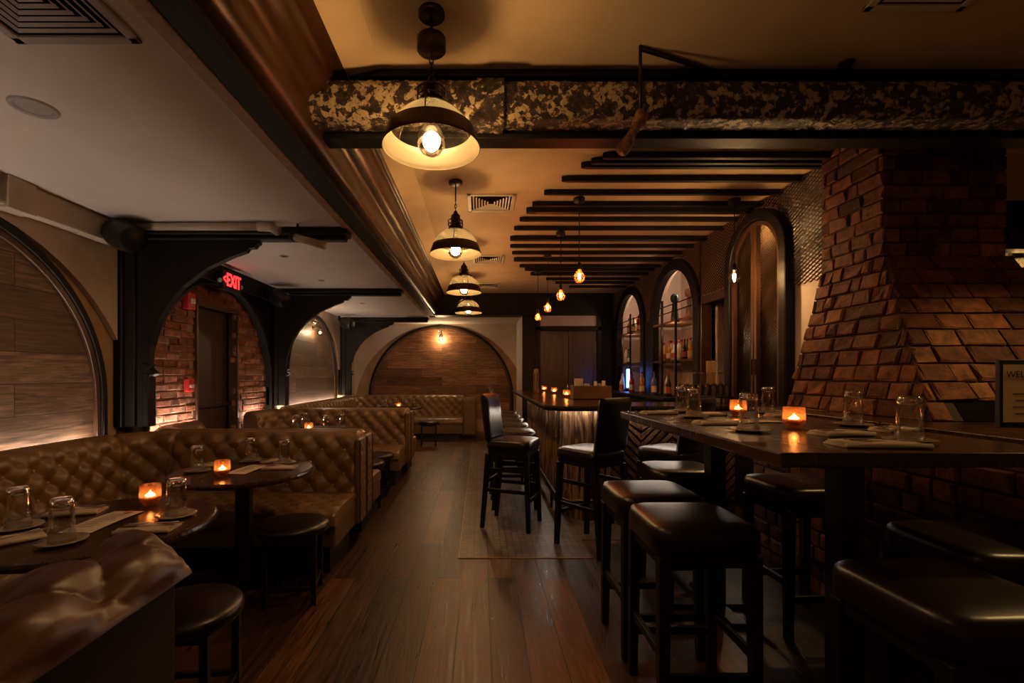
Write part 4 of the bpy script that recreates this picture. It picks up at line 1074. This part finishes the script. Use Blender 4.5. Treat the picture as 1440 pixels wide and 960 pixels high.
def put_bottle(x, y, z, i, label, group, col=None, hs=1., rs=1.):
    col = col or ['amber','clear','golden','red','dark','green','white','amber','clear','golden'][i % 10]
    m_ = bottle(i % 3, .036*rs*R.uniform(.9,1.12), (.26+.05*R.random())*hs, col, 0)
    o = m_.build('bottle', [BM[col], BM['dark'] if i % 2 else BM['red'], LB if i % 4 else LB2], None, True)
    o.location = (x, y, z); tag(o, label % col if '%s' in label else label, 'bottle', group)
for i in range(13):
    put_bottle(2.76 + (i % 2)*.07, 5.90+i*.088, 1.56, i, '%s bottle, '.replace('%s', '%s') + ORD[i]+' from the doorway on the middle shelf of the nearer arch', 'bottles on the middle shelf of the nearer arch')
for i in range(4):
    put_bottle(2.76, [7.76,7.86,8.62,8.78][i], 1.56, i+3, '%s bottle, ' + ORD[i]+' from the camera on the middle shelf of the farther arch', 'bottles on the middle shelf of the farther arch')
for i in range(8):
    put_bottle(2.76 + (i % 2)*.06, 7.82+i*.13, 2.11, i+1, '%s bottle, ' + ORD[i]+' from the camera on the top shelf of the farther arch', 'bottles on the top shelf of the farther arch', hs=1.05)
for i in range(15):
    put_bottle(2.42 + (i % 3)*.06, 5.95+i*.165, 1.07, i+4, '%s bottle, ' + ORD[i]+' from the camera along the back bar counter', 'bottles along the back bar counter', hs=1.1, col=None if i != 3 else 'blue')
def decanter(x, y, z, m, label):
    t = thing('decanter', label, 'decanter', (x,y,z))
    MB().lathe([(.001,0),(.05,0),(.055,.02),(.045,.14),(.035,.22),(.04,.25),(.03,.27)], 18, (x,y,z)).build('body', m, t, True)
    MB().lathe([(.022,.265),(.05,.29),(.062,.33),(.055,.375),(.03,.40),(.001,.405)], 18, (x,y,z)).build('stopper', m, t, True)
decanter(2.78, 6.62, 2.11, mat('teal_glaze', (.03,.06,.07), .25), 'dark teal decanter with bulb stopper on the top shelf of the nearer arch')
decanter(2.78, 6.15, 2.11, mat('cream_glaze', (.6,.52,.42), .25), 'cream decanter with bulb stopper on the top shelf of the nearer arch')
bt_ = thing('blue_light_tube', 'glowing blue vertical light tube at the far end of the back bar', 'light', (2.55,8.0,1.07))
MB().tube([(2.55,8.0,1.12),(2.55,8.0,1.45)], .026, 14).build('tube', M['blue'], bt_, True)
MB().lathe([(.001,0),(.05,0),(.05,.03),(.03,.06),(.001,.06)], 16, (2.55,8.0,1.07)).build('base', M['iron'], bt_, True)

# stemware upside down on a rack at the bar
rk = thing('glass_rack', 'low dark rack of upturned wine glasses on the bar front', 'rack', (2.2,4.5,BZ))
MB().box(1.93, 2.39, 4.36, 4.58, BZ+.05, BZ+.065).build('tray', M['black_wood'], rk, bevel=.003)
for p in ((1.94,4.37),(2.37,4.37),(1.94,4.56),(2.37,4.56)): MB().box(p[0], p[0]+.015, p[1], p[1]+.015, BZ, BZ+.05).build('leg', M['iron'], rk)
wg = MB().lathe([(.022,.0),(.028,.03),(.031,.07),(.025,.105),(.008,.125),(.0045,.14),(.0045,.215),(.018,.225),(.029,.228)], 14)
wg.lathe([(.020,.0),(.026,.03),(.029,.07),(.023,.103),(.001,.118)], 14)
wgo = wg.build('wine_glass', M['bulbglass'], None, True); k = 0
for i in range(7):
    for j in range(2):
        o = wgo if k == 0 else wgo.copy()
        if k: C.objects.link(o)
        o.location = (1.965+i*.065, 4.42+j*.105, BZ+.0655); k += 1
        tag(o, 'upturned wine glass, %s from left, %s row of the bar rack' % (ORD[i], 'front' if j == 0 else 'back'), 'wine glass', 'upturned wine glasses on the rack')
wb = MB().box(2.25, 2.335, 4.60, 4.618, BZ, BZ+.46-.05)
tag(wb.build('wooden_board', M['maple'], bevel=.004), 'upright pale wooden board standing on the bar in front of the dark doorway', 'board')

# things on the bar
bx = thing('menu_box', 'wooden caddy box holding menus and napkins on the bar', 'box', (1.22, 5.16, BZ))
MB().box(1.02,1.44,5.08,5.10,BZ,BZ+.15).box(1.02,1.44,5.24,5.26,BZ,BZ+.15).box(1.02,1.04,5.10,5.24,BZ,BZ+.15).box(1.42,1.44,5.10,5.24,BZ,BZ+.15).box(1.22,1.24,5.10,5.24,BZ,BZ+.14).box(1.02,1.44,5.08,5.26,BZ,BZ+.012).build('crate', mat('crate_wood', (.13,.065,.028), .45, vary=.4), bx, bevel=.003)
MB().box(1.05,1.14,5.13,5.20,BZ+.012,BZ+.23).build('napkin_stack', M['cloth'], bx, bevel=.006)
for x in (1.17,1.195,1.28,1.32,1.37): MB().box(x, x+.01, 5.11, 5.23, BZ+.012, BZ+.16+R.random()*.05).build('menu', M['paper'], bx)
lgm = MB()
lgm.lathe([(.001,0),(.045,0),(.047,.05),(.04,.15),(.045,.25),(.038,.33),(.03,.36),(.001,.365)], 12, (.84,7.0,BZ))
tag(lgm.build('wood_log', M['cedar'], None, True), 'upright pale log sculpture at the far end of the bar', 'log')

# ------------------------------------------------------------------ table settings
def tumbler():
    m_ = MB().lathe([(.0345,.126),(.0375,.06),(.0405,.0),(.0385,.0),(.0345,.08),(.032,.124)], 28)
    m_.lathe([(.001,.152),(.029,.152),(.0335,.147),(.0345,.1265),(.031,.122),(.001,.126)], 14, mi=1)
    m_.lathe([(.0405,.0),(.0412,.002),(.0405,.004)], 28, mi=1)
    return m_.build('drinking_glass', [M['glass'], M['glass_solid']], None, True)
def plate():
    t = MB().lathe([(.001,.0),(.045,.0),(.05,.004),(.075,.010),(.076,.013),(.05,.008),(.001,.007)], 32)
    return t.build('small_plate', M['china'], None, True)
def candle():
    t = thing('candle_holder', 'x', 'candle', (0,0,0), 'amber glass candle holders')
    prof = [(.001,.0),(.028,.0),(.030,.008),(.041,.022),(.0435,.036),(.0415,.092),(.0395,.093),(.039,.092),(.041,.038),(.037,.025),(.001,.014)]
    m_ = MB(); n = 48; vs = []
    for r, z in prof:
        for k in range(n):
            a = 2*PI*k/n; rr = r*(1 + (.025 if (k % 2 and z > .02 and r > .03) else 0)); vs.append((rr*math.cos(a), rr*math.sin(a), z))
    m_.add(vs, [(i*n+k, i*n+(k+1) % n, (i+1)*n+(k+1) % n, (i+1)*n+k) for i in range(len(prof)-1) for k in range(n)])
    m_.build('glass_cup', M['amber'], t, True)
    MB().lathe([(.001,.016),(.034,.026),(.0365,.040),(.001,.039)], 20).build('wax', M['wax'], t, True)
    MB().lathe([(.001,.040),(.017,.0415),(.020,.0445),(.012,.050),(.004,.058),(.001,.066)], 10).build('flame', M['flame'], t, True)
    return t
GL = tumbler(); PL = plate(); CN = candle(); ug=[False]; up=[False]; uc=[False]
def setg(x, y, z, where, with_plate=True):
    if with_plate:
        o = place(PL, up, (x, y, z), 0, 'small plate under the glass '+where, 'small plates under glasses'); o['category'] = 'plate'
    o = place(GL, ug, (x, y, z+(.0085 if with_plate else 0)), R.random(), 'upturned drinking glass '+where, 'upturned drinking glasses'); o['category'] = 'glass'
def setc(x, y, z, where): place(CN, uc, (x, y, z), R.random(), 'lit amber glass candle holder '+where, 'amber glass candle holders')
TL = .7503
setg(-1.806,1.806,TL,'leftmost on the nearest round table')
setg(-1.497,1.652,TL,'in front of the menu on the nearest round table')
setg(-1.29,1.96,TL,'at the right side of the nearest round table')
setc(-1.53,2.14,TL,'on the nearest round table, behind the menu')
setg(-1.76,2.87,TL,'at the left of the second round table')
setg(-1.595,3.20,TL,'at the back of the second round table')
setg(-1.33,3.13,TL,'at the right of the second round table')
setc(-1.535,2.746,TL,'at the front of the second round table')
for (x,y,w) in ((-2.02,5.05,'leftmost on the round table in the second booth'),(-2.03,5.32,'rearmost on the round table in the second booth'),(-1.68,5.02,'right of the candle in the second booth'),(-1.56,5.2,'rightmost on the round table in the second booth')): setg(x,y,TL,w)
setc(-1.83,4.92,TL,'on the round table in the second booth')
for (x,y,w) in ((-1.78,8.55,'leftmost on the farthest round table'),(-1.62,8.85,'at the back of the farthest round table'),(-1.25,8.7,'rightmost on the farthest round table')): setg(x,y,TL,w, False)
setc(-1.5,8.45,TL,'on the farthest round table')
for (x,y,w) in ((1.26,2.90,'at the far left end of the high table'),(1.165,2.53,'second from the far left end of the high table'),(1.10,1.90,'left of the nearer candle on the high table'),(1.74,2.80,'at the far right corner of the high table'),(1.70,2.11,'before the chimney, right of the nearer high table candle'),(1.484,1.60,'nearest the camera on the high table')): setg(x,y,TZ+.0005,w)
setc(1.376,2.03,TZ+.0005,'in the middle of the high table')
setc(1.46,2.62,TZ+.0005,'towards the far end of the high table')
setc(1.04,7.6,BZ,'farthest on the bar'); setc(1.05,6.6,BZ,'in the middle of three on the bar'); setc(1.02,5.5,BZ,'nearest on the bar beside the menu box')

def napkin(x, y, z, rz, where, sx=.20, sy=.10, cut=True):
    t = thing('napkin_roll', 'folded cloth napkin %s' % where, 'napkin', (0,0,0), 'folded napkins on the tables')
    m_ = MB()
    for k in range(3):
        w = sx*(1-.04*k); d = sy*(1-.06*k); z0 = .005*k
        def f(u, v, w=w, d=d, z0=z0): return Vector(((u-.5)*w, (v-.5)*d + .004*math.sin(u*7), z0+.0055+.004*math.sin(PI*u)*math.sin(PI*v)+.002*math.sin(9*u+5*v)))
        m_.grid(f, 12, 8)
        m_.box(-w/2, w/2, -d/2, d/2, z0, z0+.005)
    m_.tube([(-sx/2+.005,-sy/2,.009),(sx/2-.005,-sy/2,.009)], .0085, 8)
    m_.build('cloth', M['cloth'], t, True)
    if cut:
        k_ = MB().box(-.09,.03,.008,.020,.0185,.0205).box(.03,.12,.005,.022,.0185,.020)
        k_.build('knife', M['steel'], t, bevel=.0008)
        f_ = MB().box(-.03,.10,-.018,-.012,.0185,.0205).box(-.05,-.03,-.026,-.004,.0185,.0205)
        for q in range(4): f_.box(-.085,-.05,-.0262+q*.0065,-.0232+q*.0065,.0185,.0205)
        f_.build('fork', M['steel'], t)
    t.location = (x,y,z); t.rotation_euler = (0,0,rz)
napkin(-1.29,1.79,TL,.15,'with cutlery at the right of the nearest round table')
napkin(-1.70,1.66,TL,.9,'with cutlery at the bottom left of the nearest round table')
napkin(-1.76,2.01,TL,.3,'with cutlery beyond the leftmost glass on the nearest round table')
napkin(-1.29,2.97,TL,.1,'with cutlery at the right of the second round table')
napkin(-1.78,3.05,TL,.0,'at the back left of the second round table')
napkin(-1.44,3.20,TL,.7,'at the back right of the second round table', .16, .07)
napkin(1.12,2.19,TZ+.0005,.0,'along the left edge of the high table, middle one')
napkin(1.07,2.78,TZ+.0005,.1,'at the far left corner of the high table')
napkin(1.30,1.52,TZ+.0005,-.1,'with fork at the near end of the high table', .26, .11)
napkin(1.40,1.80,TZ+.0005,.1,'behind the near napkin on the high table', .20, .10)
napkin(1.72,1.93,TZ+.0005,.2,'at the right edge of the high table beside the glass', .15,.09)
napkin(1.70,2.60,TZ+.0005,.1,'at the far right of the high table', .18,.08)
napkin(1.33,2.66,TZ+.0005,.1,'at the far middle of the high table', .14,.08, False)
def menu(x, y, z, rz, where, w=.13, l=.28):
    t = thing('menu_sheet', 'cream paper menu %s' % where, 'menu', (0,0,0), 'paper menus')
    MB().grid(lambda u, v: Vector(((u-.5)*w, (v-.5)*l, .002+.004*math.sin(PI*v))), 4, 10).build('sheet', M['paper'], t, True)
    ln = MB()
    for q in range(9): ln.box(-w*.32, w*R.uniform(.05,.33), l*(.30-q*.075), l*(.30-q*.075)+.003, .0066, .0070)
    ln.build('print', M['ink'], t)
    MB().lathe([(.001,.0074),(.018,.0074),(.018,.006)], 12, (w*.12,l*.4,0)).build('emblem', mat('menu_red', (.4,.12,.06), .8), t)
    t.location = (x,y,z); t.rotation_euler = (0,0,rz)
menu(-1.54,1.89,TL,.0,'on the nearest round table before the candle')
menu(-1.47,2.93,TL,-.1,'on the second round table right of the candle')
menu(1.36,2.30,TZ+.0005,-1.4,'behind the candle on the high table')
menu(-1.75,5.1,TL,.2,'on the round table in the second booth', .12,.2)

# welcome sign on the ledge
sg = thing('welcome_sign', 'black framed cream welcome sign standing on the ledge at the right edge', 'sign', (2.17, 1.86, ZB+.031))
sx, sy, sz = 2.055, 1.83, ZB+.031
MB().box(sx, sx+.22, sy, sy+.018, sz, sz+.27).box(sx+.08, sx+.14, sy+.018, sy+.07, sz, sz+.15).build('frame', M['black'], sg, bevel=.003)
MB().box(sx+.013, sx+.207, sy-.002, sy, sz+.022, sz+.25).build('card', M['card'], sg)
def signtext(s, size, dx, dz):
    text_mesh(s, size, Matrix.Translation((sx+dx-2.17, sy-.003-1.86, dz)) @ Matrix.Rotation(PI/2, 4, 'X'), M['ink'], sg, 'lettering', .0003)
signtext('WELCOME', .036, .11, .21)
li = MB()
for q in range(4): li.box(sx+.06-.01*(q % 2), sx+.16+.01*(q % 2), sy-.0026, sy-.0018, sz+.055+q*.026, sz+.058+q*.026)
li.build('print', M['ink'], sg)

# side room: dark beam and pale window frame far right
struct(MB().box(3.6, XF, 4.4, 4.55, 2.55, ZC).build('trim_14', M['black_wood']))
struct(MB().box(3.45, XF, 7.9, 8.0, 2.30, 2.36).box(5.2, 5.26, 7.9, 8., 1.0, 2.9).build('trim_15', M['black_wood']))

# ------------------------------------------------------------------ lamps outside the frame (the same pendants go on behind and beside the camera), and fill lights added in the niches
def lamp(x, d, z, p, col=E_W, r=.05):
    l = bpy.data.lights.new('pendant_or_fill_light', 'POINT'); l.energy = p; l.color = col; l.shadow_soft_size = r
    o = bpy.data.objects.new('pendant_or_fill_light', l); o.location = (x, d, z); C.objects.link(o)
lamp(-.23, .25, 2.42, 6.5); lamp(5., 1.0, 2.4, 3); lamp(4.6, 6.2, 2.4, 12)
for d in (6.46, 8.35): lamp(2.68, d, 1.98, 1.6, (1,.62,.34), .02)  # added fill lights without fixtures, to brighten the shelved bottles
for d in (6.46, 8.35): lamp(2.92, d, 2.6, 7.0, (1,.66,.44), .03)  # added fill lights in the niche tops, no lamp stands there
sl = bpy.data.lights.new('pendant_or_fill_light', 'SPOT'); sl.energy = 55; sl.color = (1,.62,.22); sl.shadow_soft_size = .05; sl.spot_size = math.radians(128); sl.spot_blend = .5
so = bpy.data.objects.new('pendant_or_fill_light', sl); so.location = (3.15, 1.75, 2.45); C.objects.link(so)

w = bpy.data.worlds.new('world'); SC.world = w; w.use_nodes = True
w.node_tree.nodes['Background'].inputs[0].default_value = (.9,.6,.4,1); w.node_tree.nodes['Background'].inputs[1].default_value = .004

cam = bpy.data.cameras.new('camera'); co = bpy.data.objects.new('camera', cam); C.objects.link(co)
co.location = (0, 0, H); co.rotation_euler = (PI/2, 0, 0)
cam.sensor_width = 36; cam.lens = 650*36/1440; cam.shift_x = (720-676)/1440; cam.shift_y = (527-480)/1440
cam.clip_start = .05; cam.clip_end = 60
SC.camera = co
vs_ = SC.view_settings; vs_.view_transform = 'Standard'; vs_.look = 'None'; vs_.exposure = 0; vs_.gamma = 1; vs_.use_curve_mapping = False
